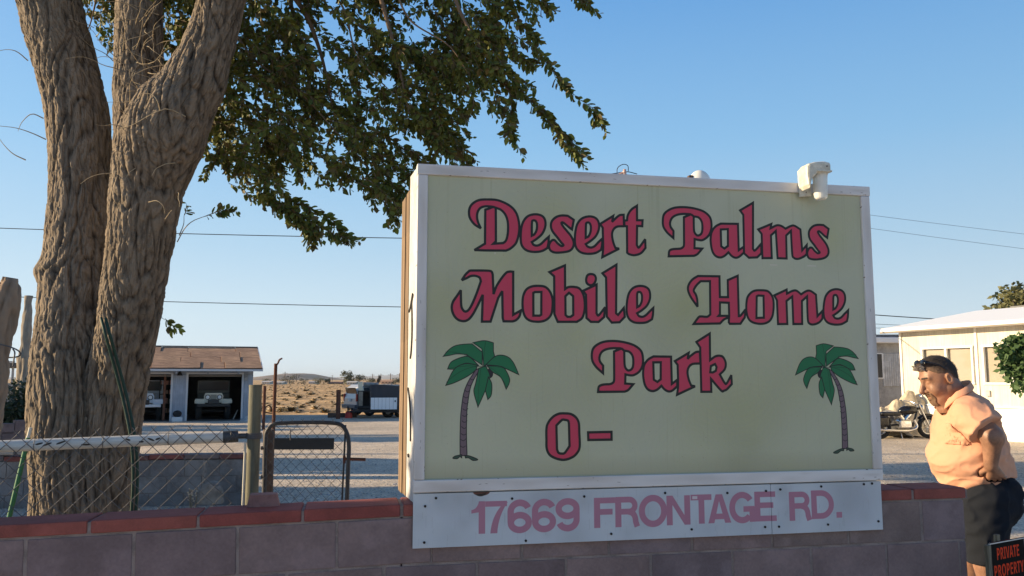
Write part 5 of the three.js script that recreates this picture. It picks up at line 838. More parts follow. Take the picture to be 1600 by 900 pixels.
{ // desert houses, trees and poles on the skyline
  const g2 = (px, D) => { const p = at(px, 600, D); return V(p.x, groundY(-D), -D); };
  const T = (px, top, w, D, seed, label, col) => { const p = g2(px, D), h = at(px, top, D).y - p.y, rx = w / 2 / F * D * 1.25; makeTree('desert_tree', label, p, seed, h, rx, h * 0.55, h * 0.62, 900, 0.11 * h, col, undefined); };
  T(543, 579.5, 19, 300, 101, 'tallest round tree on the desert skyline left of the signboard', [0.085, 0.095, 0.04]);
  T(561, 586, 18, 310, 102, 'dark tree just right of the tallest skyline tree', [0.05, 0.06, 0.03]);
  T(499, 590, 18, 320, 103, 'low broad pale green tree on the skyline beyond the middle of the desert', [0.09, 0.095, 0.045]);
  T(511, 591, 10, 320, 109, 'small bush tree touching the broad pale green skyline tree', [0.08, 0.085, 0.04]);
  T(474, 592, 14, 330, 104, 'low dark tree on the skyline right of the hooked rusty pole', [0.055, 0.06, 0.035]);
  T(452, 587, 26, 340, 105, 'wide grey-green tree row right behind the hooked rusty pole', [0.07, 0.07, 0.045]);
  T(580, 589, 16, 320, 106, 'pale olive tree above the SUV roof', [0.08, 0.085, 0.045]);
  T(618, 590, 14, 330, 107, 'small skyline tree next to the signboard edge', [0.07, 0.075, 0.04]);
  T(592, 588, 5, 320, 108, 'narrow dark tree near the orange skyline house', [0.06, 0.05, 0.035]);
  T(416, 592, 16, 335, 110, 'small tree behind the white house beside the garage roof', [0.07, 0.075, 0.04]);
  const house = (px0, px1, top, D, label, wallC, roofC) => {
    const a = g2(px0, D), b = g2(px1, D), w = b.x - a.x, h = (at(px0, top, D).y - a.y), t = thing('desert_house', label, 'house', a), wm = std({ color: lin(...wallC) }), rm = std({ color: lin(...roofC) });
    mesh('wall', box(w, h * 0.66, 7, w / 2, h * 0.33, -3.5), wm, t);
    const s = new THREE.Shape([[0.5, h * 0.64], [-3.5, h], [-7.5, h * 0.64]].map(([x, y]) => new THREE.Vector2(x, y))), rg = new THREE.ExtrudeGeometry(s, { depth: w + 0.8, bevelEnabled: false }).rotateY(Math.PI / 2); rg.scale(1, 1, -1); rg.translate(-0.4, 0, 0);
    { const p = rg.attributes.position; for (let i = 0; i < p.count; i += 3) { const q = [p.getX(i), p.getY(i), p.getZ(i)]; p.setXYZ(i, p.getX(i + 1), p.getY(i + 1), p.getZ(i + 1)); p.setXYZ(i + 1, ...q); } rg.computeVertexNormals(); }
    mesh('roof', rg, rm, t);
    for (let k = 0; k < 3; k++) mesh('window', box(w * 0.12, h * 0.2, 0.1, w * (0.2 + 0.3 * k), h * 0.38, 0.03), std({ color: lin(0.06, 0.07, 0.08), roughness: 0.2 }), t);
  };
  house(409, 421, 595, 300, 'white desert house with pale roof beside the garage roof', [0.6, 0.58, 0.55], [0.45, 0.44, 0.43]);
  house(424, 441, 596, 310, 'long low white desert house behind the hooked rusty pole', [0.62, 0.6, 0.56], [0.5, 0.5, 0.5]);
  house(482, 492, 596, 330, 'pale box house left of the broad skyline tree', [0.62, 0.6, 0.56], [0.4, 0.42, 0.45]);
  house(513, 531, 596.5, 320, 'long reddish house left of the tallest skyline tree', [0.33, 0.2, 0.15], [0.22, 0.11, 0.08]);
  house(542, 555, 595.5, 290, 'small white house below the tallest skyline tree', [0.62, 0.6, 0.56], [0.5, 0.48, 0.45]);
  house(595, 612, 594, 330, 'orange roofed house on the skyline near the signboard', [0.6, 0.45, 0.33], [0.42, 0.24, 0.15]);
  for (const [px, top, D, label] of [[445, 581, 420, 'far utility pole directly behind the hooked rusty pole'], [463, 584, 520, 'far utility pole a little right of the hooked rusty pole'], [519, 586, 620, 'far utility pole left of the stout rusty post'], [582, 584, 480, 'far utility pole right of the dark skyline tree'], [595, 584, 430, 'far utility pole beside the narrow dark skyline tree'], [610, 583.5, 400, 'far utility pole above the orange roofed house'], [624, 583, 380, 'far utility pole nearest the signboard edge'], [548, 586, 560, 'faint far utility pole behind the tallest skyline tree']]) {
    const p = g2(px, D), h = at(px, top, D).y - p.y, t = thing('utility_pole', label, 'utility pole', p, 0, 'utility poles far out in the desert');
    mesh('pole', bar(V(0, 0, 0), V(0, h, 0), 0.17, 5), mottled(0.12, 0.09, 0.07), t); mesh('crossarm', box(2.6, 0.16, 0.16, 0, h - 0.7, 0), mottled(0.12, 0.09, 0.07), t);
  }
}

// ------------------------------------------------------------------ cut poplars, bush, low wall and car at the left edge
function roughPole(pts, radii, seed, col, amp = 0.03) {
  const c = new THREE.CatmullRomCurve3(pts), rings = 120, around = 44, P = [], C = [], U = [], I = [], o = V(), T = V();
  for (let i = 0; i <= rings; i++) {
    const t = i / rings; c.getPoint(t, o); c.getTangent(t, T); const k = t * (radii.length - 1), j = Math.min(radii.length - 2, Math.floor(k)), R = lerp(radii[j], radii[j + 1], k - j);
    const X = V(1, 0, 0).addScaledVector(T, -T.x).normalize(), Z = T.clone().cross(X);
    for (let q = 0; q <= around; q++) {
      const a = (q % around) / around * Math.PI * 2, d = X.clone().multiplyScalar(Math.cos(a)).addScaledVector(Z, Math.sin(a)), b = o.clone().addScaledVector(d, R);
      const n = Math.abs(N3(b.x * 9 + seed, b.y * 1.7, b.z * 9)), m = N3(b.x * 22, b.y * 7, b.z * 22 + seed), h = -amp * Math.pow(clamp(1 - n * 2.4), 1.4) + amp * 0.4 * m + 0.04 * fbm(b.x * 2, b.y * 2, b.z * 2 + seed, 3);
      const p = o.clone().addScaledVector(d, R + h); P.push(p.x, p.y, p.z); U.push(a * R, b.y);
      const v = clamp(0.5 + 0.7 * n + 0.3 * m); C.push(col[0] * lerp(0.5, 1.2, v), col[1] * lerp(0.5, 1.2, v), col[2] * lerp(0.5, 1.2, v));
    }
  }
  for (let i = 0; i < rings; i++) for (let q = 0; q < around; q++) { const a = i * (around + 1) + q; I.push(a, a + 1, a + around + 1, a + 1, a + around + 2, a + around + 1); }
  const top = P.length / 3; c.getPoint(1, o); P.push(o.x, o.y - 0.03, o.z); U.push(0, 0); C.push(...col);
  for (let q = 0; q < around; q++) I.push(rings * (around + 1) + q, rings * (around + 1) + q + 1, top);
  const g = new THREE.BufferGeometry(); g.setAttribute('position', new THREE.Float32BufferAttribute(P, 3)); g.setAttribute('uv', new THREE.Float32BufferAttribute(U, 2)); g.setAttribute('color', new THREE.Float32BufferAttribute(C, 3)); g.setIndex(I); g.computeVertexNormals();
  return g;
}
{
  const bark = std({ vertexColors: true, roughness: 1, bumpMap: rep(grit, 4), bumpScale: 0.006 });
  const rel = (o, list) => list.map(([x, y, D]) => at(x, y, D).sub(o));
  { const o = at(-22, 745, 13).setY(groundY(-13)), t = thing('cut_trunk', 'thick leaning topped tree trunk with a wire round it at the left edge', 'tree trunk', o);
    mesh('trunk', roughPole(rel(o, [[-42, 760, 13], [-27, 660, 13], [-11, 560, 13], [6, 480, 13], [14, 448, 13], [17, 434, 13]]), [0.30, 0.27, 0.25, 0.22, 0.17, 0.10], 3, [0.30, 0.215, 0.15], 0.05), bark, t);
    mesh('snag', roughPole(rel(o, [[4, 480, 13], [-4, 456, 13], [-9, 438, 13]]), [0.17, 0.13, 0.07], 5, [0.30, 0.215, 0.15], 0.04), bark, t);
    const w = at(0, 548, 13).sub(o); mesh('wire', new THREE.TorusGeometry(0.29, 0.012, 5, 30).rotateX(Math.PI / 2 - 0.35).translate(w.x, w.y, w.z), galv, t);
    mesh('dangling_hook', tube(rel(o, [[20, 545, 12.75], [23, 550, 12.75], [22, 560, 12.75], [20.5, 572, 12.75]]), 0.012, 12, 5), galv, t); }
  { const o = at(35, 700, 18).setY(groundY(-18)), t = thing('cut_trunk', 'slim forked topped trunk between the thick stump and the elm', 'tree trunk', o);
    mesh('trunk', roughPole(rel(o, [[34, 712, 18], [34, 640, 18], [37, 575, 18], [41, 520, 18], [45, 462, 18]]), [0.17, 0.14, 0.13, 0.10, 0.085], 13, [0.34, 0.29, 0.23], 0.015), bark, t);
    mesh('fork', roughPole(rel(o, [[36, 600, 18], [33, 575, 18], [30.5, 557, 18]]), [0.1, 0.085, 0.075], 15, [0.34, 0.29, 0.23], 0.012), bark, t);
    mesh('fork', roughPole(rel(o, [[38, 600, 17.9], [40, 575, 17.9], [41, 560, 17.9]]), [0.09, 0.08, 0.07], 17, [0.34, 0.29, 0.23], 0.012), bark, t); }
  const bp = at(24, 650, 16.4).setY(groundY(-17)), bush = thing('bush', 'dark green bush behind the low mauve wall at the left edge', 'bush', bp);
  const fol = mesh('foliage', foliage(61, 0.95, 0.95, 0.8, 5200, 0.10, 18), leafMat(0.03, 0.052, 0.016), bush); fol.position.y = 0.72; fol.userData.kind = 'stuff';
  mesh('stems', join([0, 1, 2, 3].map((k) => taper([V(0, 0, 0), V(Math.cos(k * 1.6) * 0.2, 0.4, Math.sin(k * 1.6) * 0.2), V(Math.cos(k * 1.6) * 0.4, 0.9, Math.sin(k * 1.6) * 0.4)], [0.03, 0.02, 0.008], 6, 5))), mottled(0.14, 0.1, 0.07), bush).userData.kind = 'stuff';
  // low mauve wall beyond
  { const A = at(-60, 668, 14.6), B = at(58, 651, 15.4), d = B.clone().sub(A).setY(0), len = d.length(), w = thing('low_wall', 'plain mauve block wall between the stumps and the elm', 'wall', V(A.x, 0, A.z), Math.atan2(-d.z, d.x)), slope = (B.y - A.y) / len, m = [[0.27, 0.19, 0.18], [0.25, 0.18, 0.17]].map((c) => mottled(...c, 1.2, 0.95, 0.003));
    for (let c = 0; c < 4; c++) for (let k = 0; k * 0.4 < len; k++) { const b = mesh('block', rbox(0.392, 0.19, 0.19, 0, 0, 0, 0.005), m[(c + k) % 2], w); b.position.set(k * 0.4 + 0.2 + (c % 2 ? -0.2 : 0), A.y - 0.1 - c * 0.197 + slope * k * 0.4, 0); }
    mesh('mortar', box(len, A.y - 0.08, 0.17, len / 2, (A.y - 0.08) / 2, 0), mottled(0.24, 0.19, 0.18), w); }
  { const p = at(14, 706, 9.62), c = thing('concrete_rubble', 'two pale concrete chunks lying on the planter wall left of the elm', 'rubble', p.setY(at(14, 712, 9.62).y)); mesh('chunk', rbox(0.2, 0.07, 0.14, -0.08, 0.035, -0.12, 0.015), mottled(0.45, 0.42, 0.38, 3), c); mesh('chunk', rbox(0.16, 0.08, 0.14, 0.13, 0.04, -0.12, 0.02), mottled(0.33, 0.30, 0.29, 3), c); }
  // pick-up with a canopy, only a sliver in view between the trunks
  { const c = at(14, 620, 46).setY(groundY(-46)), t = thing('pickup', 'grey pickup truck with a dark canopy roof in the gap left of the elm', 'pickup', c, 0.15), paint = std({ color: lin(0.42, 0.42, 0.43), roughness: 0.4, metalness: 0.3 }), dk = std({ color: lin(0.03, 0.03, 0.035), roughness: 0.3 }), tyre = std({ color: lin(0.02, 0.02, 0.02) });
    mesh('body', slab([[-2.6, 0.5], [2.5, 0.5], [2.6, 0.95], [1.6, 1.15], [1.0, 1.75], [-0.6, 1.78], [-0.7, 1.15], [-2.6, 1.15]], 1.8, 0.06).translate(0, 0, 0.9), paint, t);
    mesh('bed_canopy', rbox(1.9, 0.62, 1.7, -1.65, 1.48, 0, 0.08), dk, t); mesh('side_window', slab([[-0.45, 1.2], [1.15, 1.2], [0.9, 1.66], [-0.45, 1.68]], 0.02).translate(0, 0, 0.915), dk, t);
    for (const x of [-1.7, 1.7]) for (const z of [-0.8, 0.8]) { const w = mesh('wheel', new THREE.TorusGeometry(0.27, 0.12, 10, 20).translate(x, 0.39, z), tyre, t); mesh('rim', new THREE.CylinderGeometry(0.19, 0.19, 0.16, 12).rotateX(Math.PI / 2).translate(x, 0.39, z), steel(0.4, 0.4, 0.4), w); }
    const cp = thing('carport', 'flat dark carport roof over the pickup behind the stumps', 'carport', c.clone().add(V(-1.5, 0, 0.2))); mesh('roof', rbox(7, 0.22, 5.5, 0, 2.75, 0, 0.03), mottled(0.1, 0.1, 0.105), cp); mesh('fascia', box(7, 0.1, 0.04, 0, 2.9, 2.78), mottled(0.6, 0.6, 0.6), cp); for (const x of [-3.2, 3.2]) for (const z of [-2.4, 2.4]) mesh('post', bar(V(x, -0.1, z), V(x, 2.7, z), 0.06, 8), mottled(0.4, 0.4, 0.4), cp); }
  // trees standing left of the picture; their long evening shadows stripe the yard
  const shade = (x, z, h, rx, rz, seed, label, crownY = h * 0.52, ry = h * 0.5, n = 5200) => makeTree('yard_tree', label, V(x, groundY(z), z), seed, h, rx, crownY, ry, n, 0.42, [0.055, 0.08, 0.028], undefined, rz);
  shade(-22, -24.8, 6.4, 3.0, 3.5, 201, 'broad round tree left of the picture facing the garage forecourt');
  shade(-23, -31.2, 4.6, 2.6, 2.8, 205, 'low spreading tree left of the picture nearest the garage');
  shade(-20, -15.2, 7.2, 2.6, 1.9, 202, 'narrow upright tree left of the picture beyond the planter wall');
  shade(-18, -9.9, 5.0, 2.2, 1.6, 203, 'bushy tree left of the picture level with the planter wall');
  shade(-19, -13.7, 9.2, 2.2, 2.0, 206, 'tall bare-stemmed tree left of the picture with a small high crown', 7.6, 1.7, 3600);
  shade(-18, -9.2, 8.6, 2.0, 1.4, 207, 'slender high-crowned tree left of the picture closest to the street', 7.2, 1.4, 3000);
  makeTree('yard_tree', 'small bushy tree by the street end of the block wall', V(-7, 0.1, -3.5), 204, 3.6, 0.95, 1.9, 1.75, 4200, 0.17, [0.055, 0.08, 0.028], undefined, 0.62);
}
{ // overhead lines
  const wireM = std({ color: lin(0.02, 0.02, 0.022), roughness: 0.7 });
  const wire = (label, a, b, sag, r) => { const m = a.clone().add(b).multiplyScalar(0.5); m.y -= sag; const q = m.clone().multiplyScalar(2).addScaledVector(a.clone().add(b), -0.5); void q; solo('power_line', label, 'power line', tube([a, a.clone().lerp(b, 0.25).setY(lerp(a.y, b.y, 0.25) - sag * 0.75), m, a.clone().lerp(b, 0.75).setY(lerp(a.y, b.y, 0.75) - sag * 0.75), b], r, 40, 5), wireM); };
  wire('upper overhead wire passing behind the elm left of the sign', at(-400, 340, 22), at(975, 376, 20), 0.12, 0.011);
  wire('lower overhead wire passing behind the elm left of the sign', at(-400, 446, 26), at(975, 484, 24), 0.14, 0.012);
  wire('upper thin wire in the sky right of the sign', at(985, 284, 20.5), at(1900, 398, 24), 0.1, 0.0045);
  wire('second thin wire in the sky right of the sign', at(985, 301, 20.5), at(1900, 424, 24), 0.1, 0.0045);
  wire('dark cable running down to the beige mobile home roof', at(985, 450, 24), at(1462, 498.5, 28), 0.1, 0.016);
  wire('thin cable under the dark cable right of the sign', at(985, 472, 26), at(1425, 509, 30), 0.1, 0.008);
  wire('lowest thin cable just above the grey mobile home roof', at(985, 492, 27), at(1405, 513, 31), 0.1, 0.008);
  // service pole whose top shows over the sign
  const D = 18, b = at(976, 600, D).setY(groundY(-D)), p = thing('service_pole', 'utility pole with insulator and loops of wire just showing above the sign', 'utility pole', b), h = at(976, 273, D).y - b.y, wood = mottled(0.16, 0.11, 0.08, 2), px = D / F;
  mesh('pole', bar(V(0, -0.1, 0), V(0, h - 0.12, 0), 0.11, 12), wood, p);
  mesh('crossarm', box(0.5, 0.09, 0.09, 0.02, h - 0.1, 0.1), wood, p);
  mesh('insulator', new THREE.LatheGeometry([[0.001, 0], [0.05, 0], [0.05, 0.03], [0.03, 0.05], [0.055, 0.07], [0.03, 0.1], [0.04, 0.13], [0.001, 0.15]].map(([x, y]) => new THREE.Vector2(x, y)), 14).translate(4 * px, h - 0.04, 0.1), std({ color: lin(0.55, 0.36, 0.3), roughness: 0.3 }), p);
  mesh('insulator_bracket', bar(V(-6 * px, h - 0.04, 0.1), V(4 * px, h + 0.03, 0.1), 0.035, 8), std({ color: lin(0.5, 0.3, 0.24), roughness: 0.6 }), p);
  mesh('jumper_wire', tube([V(-8 * px, h - 0.02, 0.1), V(-7 * px, h + 9 * px, 0.1), V(2 * px, h + 15 * px, 0.1), V(9 * px, h + 13 * px, 0.1), V(10 * px, h + 4 * px, 0.1)], 0.009, 30, 5), wireM, p);
  mesh('lead_wire', tube([V(-18 * px, h - 0.01, 0.1), V(-4 * px, h + 0.02, 0.1), V(8 * px, h + 3 * px, 0.1), V(24 * px, h - 0.01, 0.1)], 0.010, 20, 5), wireM, p);
}

// ------------------------------------------------------------------ mobile homes, motorcycles, greenery at the right
{
  const A = V(12.3, 0, -26), turn = Math.atan2(-0.922, 0.388), h = thing('mobile_home', 'cream mobile home with white roof and skirting in full sun at the right', 'mobile home', V(A.x, groundY(-24), A.z), turn), g = groundY(-24);
  const sOf = (px) => { const k = (px - 800) / F; return (26 * k - 12.3) / (0.388 + 0.922 * k); };
  const cream = std({ color: lin(0.74, 0.68, 0.56), map: rep(streak, 0.5), roughness: 0.6 }), wt = std({ color: lin(0.80, 0.78, 0.72), roughness: 0.55 }), roofM = std({ color: lin(0.9, 0.9, 0.88), roughness: 0.5 }), blind = std({ color: lin(0.50, 0.44, 0.34), roughness: 0.8 });
  const LEN = 14, E = 3.06 - g, skirt = 0.80 - g, w0 = 1.47 - g, w1 = 2.53 - g;
  const wins = [[sOf(1440), sOf(1518)], [sOf(1535), sOf(1579)], [5.4, 6.6], [8.6, 10.2], [11.6, 12.8]];
  // wall panels between and round the windows
  const seams = [0, sOf(1523), 4.9, 7.4, 9.4 + 1.2, 14];
  let x = 0; for (const [a, b] of wins) { mesh('wall', box(a - x, E - skirt, 0.1, (a + x) / 2, (E + skirt) / 2, -0.05), cream, h); mesh('wall', box(b - a, w0 - skirt, 0.1, (a + b) / 2, (w0 + skirt) / 2, -0.05), cream, h); mesh('wall', box(b - a, E - w1, 0.1, (a + b) / 2, (E + w1) / 2, -0.05), cream, h); x = b; }
  mesh('wall', box(LEN - x, E - skirt, 0.1, (LEN + x) / 2, (E + skirt) / 2, -0.05), cream, h);
  mesh('wall', box(0.1, E, 8, 0.05, E / 2, -4.1), cream, h); mesh('wall', box(0.1, E, 8, LEN - 0.05, E / 2, -4.1), cream, h); mesh('wall', box(LEN, E, 0.1, LEN / 2, E / 2, -8.15), cream, h);
  for (let k = 0; k < 12; k++) mesh('skirting_panel', rbox(LEN / 12 - 0.004, skirt, 0.03, (k + 0.5) * LEN / 12, skirt / 2 - 0.02, 0.03, 0.006), std({ color: lin(0.85, 0.84, 0.8), roughness: 0.5 }), h);
  mesh('belt_rail', box(LEN, 0.05, 0.05, LEN / 2, skirt + 0.02, 0.02), wt, h);
  for (const s of seams) mesh('batten', box(0.07, E - skirt, 0.035, s + 0.03, (E + skirt) / 2, 0.017), wt, h);
  wins.forEach(([a, b], i) => {
    const f = mesh('window', join([box(b - a + 0.08, 0.06, 0.08, (a + b) / 2, w1, 0.01), box(b - a + 0.08, 0.06, 0.08, (a + b) / 2, w0, 0.01), box(0.06, w1 - w0, 0.08, a, (w0 + w1) / 2, 0.012), box(0.06, w1 - w0, 0.08, b, (w0 + w1) / 2, 0.012)].concat(i === 1 ? [] : [box(0.07, w1 - w0, 0.07, lerp(a, b, 0.49), (w0 + w1) / 2, 0.012)])), wt, h);
    mesh('blind', box(b - a, w1 - w0, 0.02, (a + b) / 2, (w0 + w1) / 2, -0.075), blind, f);
    mesh('pane', box(b - a, w1 - w0, 0.006, (a + b) / 2, (w0 + w1) / 2, -0.05), new THREE.MeshPhysicalMaterial({ color: lin(0.95, 0.95, 0.95), transmission: 1, thickness: 0, roughness: 0.04 }), f);
  });
  mesh('outlet_box', rbox(0.12, 0.17, 0.05, sOf(1539.5), 1.19 - g, 0.025, 0.01), mottled(0.5, 0.5, 0.48), h);
  // roof with white fascia
  const ov = 0.38, rs = new THREE.Shape([[ov, E + 0.02], [ov, E + 0.13], [-4.05, 3.92 - g], [-8.5, E + 0.13], [-8.5, E + 0.02]].map(([a, b]) => new THREE.Vector2(a, b)));
  const rg = new THREE.ExtrudeGeometry(rs, { depth: LEN + 0.8, bevelEnabled: false }).rotateY(Math.PI / 2); rg.scale(1, 1, -1); rg.translate(-0.4, 0, 0);
  { const p = rg.attributes.position; for (let i = 0; i < p.count; i += 3) { const q = [p.getX(i), p.getY(i), p.getZ(i)]; p.setXYZ(i, p.getX(i + 1), p.getY(i + 1), p.getZ(i + 1)); p.setXYZ(i + 1, ...q); } rg.computeVertexNormals(); }
  const roof = mesh('roof', metric(rg), roofM, h);
  mesh('drip_edge', box(LEN + 0.8, 0.05, 0.04, LEN / 2, E + 0.0, ov + 0.01), std({ color: lin(0.25, 0.22, 0.18) }), roof);
  mesh('ridge_vent', box(LEN * 0.93, 0.05, 0.16, LEN * 0.5 + 0.4, 3.935 - g, -4.05), mottled(0.2, 0.2, 0.2), roof);
}
{
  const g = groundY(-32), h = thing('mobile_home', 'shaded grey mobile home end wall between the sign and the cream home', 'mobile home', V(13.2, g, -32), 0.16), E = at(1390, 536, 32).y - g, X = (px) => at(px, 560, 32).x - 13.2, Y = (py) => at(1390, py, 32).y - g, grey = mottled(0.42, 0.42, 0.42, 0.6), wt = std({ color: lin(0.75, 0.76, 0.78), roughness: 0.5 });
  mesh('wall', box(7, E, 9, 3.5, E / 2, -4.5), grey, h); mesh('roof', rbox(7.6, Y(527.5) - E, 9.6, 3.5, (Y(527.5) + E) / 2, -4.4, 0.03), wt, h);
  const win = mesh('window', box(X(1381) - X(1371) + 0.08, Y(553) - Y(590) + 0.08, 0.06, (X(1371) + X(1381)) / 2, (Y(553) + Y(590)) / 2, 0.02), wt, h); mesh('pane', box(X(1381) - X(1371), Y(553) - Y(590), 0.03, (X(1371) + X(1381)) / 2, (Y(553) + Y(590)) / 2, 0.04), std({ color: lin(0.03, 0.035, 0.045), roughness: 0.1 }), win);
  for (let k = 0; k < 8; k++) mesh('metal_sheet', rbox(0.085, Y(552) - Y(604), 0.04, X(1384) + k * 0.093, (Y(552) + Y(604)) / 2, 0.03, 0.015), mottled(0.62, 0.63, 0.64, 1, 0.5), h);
  const h3 = thing('mobile_home', 'far dark flat roofline just above the grey mobile home', 'mobile home', V(17, groundY(-46), -46)), t3 = at(1385, 523, 46).y - groundY(-46); mesh('wall', box(9, t3 - 0.3, 6, 4.5, (t3 - 0.3) / 2, -3), grey, h3); mesh('roof', rbox(9.6, 0.26, 6.6, 4.5, t3 - 0.13, -3, 0.04), mottled(0.2, 0.2, 0.21), h3);
  makeTree('yard_tree', 'olive tree top showing above the cream mobile home roof', V(21.6, groundY(-34), -34), 301, 5.6, 1.7, 4.75, 1.25, 2400, 0.24, [0.13, 0.13, 0.045]);
  const bt = thing('ornamental_tree', 'dense green small tree cut by the right edge of the picture', 'tree', V(at(1622, 560, 13).x, groundY(-13), -13)), cy = at(1616, 566, 13).y - groundY(-13);
  mesh('trunk', taper([V(0.05, -0.1, 0), V(0.02, 0.8, 0), V(0, cy - 0.1, 0)], [0.06, 0.05, 0.03], 6, 8), mottled(0.14, 0.1, 0.07), bt);
  const f = mesh('crown', foliage(302, 0.55, 0.60, 0.5, 6500, 0.095, 26), leafMat(0.06, 0.12, 0.03), bt); f.position.y = cy; f.userData.kind = 'stuff';
}
{ // motorcycle with a tarpaulin heap behind it
  const z = -24, g = groundY(z), o = V(at(1372, 600, 24).x, g, z), m = thing('motorcycle', 'black and chrome cruiser motorcycle parked beside the sign', 'motorcycle', o, 0.12), blk = std({ color: lin(0.012, 0.012, 0.014), roughness: 0.15 }), chrome = steel(0.75, 0.75, 0.75, 0.15, 1), tyre = std({ color: lin(0.02, 0.02, 0.02), roughness: 0.9 });
  for (const x of [0, 1.48]) { const w = mesh('wheel', new THREE.TorusGeometry(0.27, 0.065, 10, 28).translate(x, 0.335, 0), tyre, m); mesh('rim', new THREE.TorusGeometry(0.205, 0.016, 8, 26).translate(x, 0.335, 0), chrome, w); for (let k = 0; k < 10; k++) mesh('spoke', bar(V(x, 0.335, 0), V(x + Math.cos(k * 0.628) * 0.2, 0.335 + Math.sin(k * 0.628) * 0.2, 0), 0.006, 4), chrome, w); }
  for (const x of [0, 1.48]) mesh('mudguard', new THREE.TorusGeometry(0.345, 0.055, 8, 18, x ? 1.7 : 2.3).scale(1, 1, 1.5).rotateZ(x ? 0.7 : 0.4).translate(x, 0.335, 0), blk, m);
  mesh('tank', new THREE.SphereGeometry(0.2, 18, 12).scale(1.5, 0.72, 0.8).rotateZ(0.12).translate(0.88, 0.82, 0), blk, m);
  mesh('seat', rbox(0.62, 0.12, 0.3, 0.3, 0.72, 0, 0.05), blk, m);
  mesh('engine', join([rbox(0.42, 0.28, 0.3, 0.72, 0.42, 0, 0.06), bar(V(0.72, 0.5, 0), V(0.55, 0.74, 0), 0.09, 10), bar(V(0.72, 0.5, 0), V(0.92, 0.72, 0), 0.09, 10)]), chrome, m);
  mesh('exhaust', tube([V(0.95, 0.55, 0.16), V(1.02, 0.35, 0.18), V(0.8, 0.25, 0.2), V(0.2, 0.26, 0.22), V(-0.3, 0.28, 0.22)], 0.042, 30, 8), chrome, m);
  mesh('saddlebag', rbox(0.45, 0.28, 0.16, -0.1, 0.52, 0.22, 0.05), blk, m);
  for (const s of [-1, 1]) mesh('fork', bar(V(1.48, 0.335, s * 0.09), V(1.18, 0.98, s * 0.09), 0.026, 8), chrome, m);
  mesh('handlebar', tube([V(1.0, 1.08, 0.38), V(1.12, 1.06, 0.2), V(1.18, 0.98, 0), V(1.12, 1.06, -0.2), V(1.0, 1.08, -0.38)], 0.016, 24, 6), chrome, m);
  mesh('headlight', new THREE.SphereGeometry(0.1, 14, 10).scale(0.8, 1, 1).translate(1.3, 0.9, 0), chrome, m);
  mesh('mirror', new THREE.SphereGeometry(0.06, 10, 8).scale(0.4, 1, 1.2).translate(1.08, 1.22, 0.34), chrome, m);
  mesh('frame', join([bar(V(0, 0.335, 0), V(0.6, 0.42, 0), 0.03, 6), bar(V(0.5, 0.72, 0), V(1.2, 0.88, 0), 0.03, 6), bar(V(1.2, 0.88, 0), V(1.0, 0.35, 0), 0.03, 6)]), blk, m);
  mesh('kickstand', bar(V(0.55, 0.3, 0.1), V(0.5, 0, 0.28), 0.014, 6), chrome, m);
  const cloth = (w, d, H, seed, peaks) => { const gg = new THREE.PlaneGeometry(w, d, 70, 50).rotateX(-Math.PI / 2), p = gg.attributes.position; for (let i = 0; i < p.count; i++) { const x = p.getX(i), zz = p.getZ(i); let y = 0; for (const [px, pz, a, s] of peaks) y = Math.max(y, a * (1 - 0.25 * Math.abs(x - px)) * Math.exp(-(Math.pow(Math.abs(x - px) / s, 3.2) + Math.pow(Math.abs(zz - pz) / (s * 0.9), 3)) * 0.9)); y += 0.05 * (1 - Math.abs(N3(x * 5 + seed, zz * 3, y * 2)) * 2.4) * Math.min(1, y * 2) + 0.02 * N3(x * 14, zz * 9, seed); const fold = 0.06 * N3(x * 6, y * 2, zz * 6 + seed); p.setXYZ(i, x + fold, Math.max(0.0, y * H), zz + fold); } gg.computeVertexNormals(); return metric(gg); };
  const tarp = (name, label, pos, geo, col) => { const t = thing(name, label, 'tarpaulin', pos); mesh('cover', geo, std({ color: lin(...col), map: rep(mottle, 1), roughness: 0.8, side: THREE.DoubleSide }), t); };
  tarp('tarpaulin', 'beige tarpaulin draped over a bulky heap behind the motorcycle', V(at(1409, 600, 25.4).x - 0.1, g, -25.4), cloth(2.4, 1.5, 1.32, 2, [[0.30, 0, 1, 0.40], [-0.1, 0.05, 0.8, 0.5], [-0.6, 0, 0.62, 0.45], [0.55, 0.1, 0.85, 0.3]]), [0.60, 0.51, 0.37]);
  tarp('tarpaulin', 'grey tarpaulin lump low beside the sign in front of the beige one', V(at(1385, 600, 24.6).x, g, -24.55), cloth(1.3, 0.8, 0.86, 7, [[0, 0, 0.9, 0.4], [-0.3, 0, 0.8, 0.35]]), [0.30, 0.29, 0.28]);
}
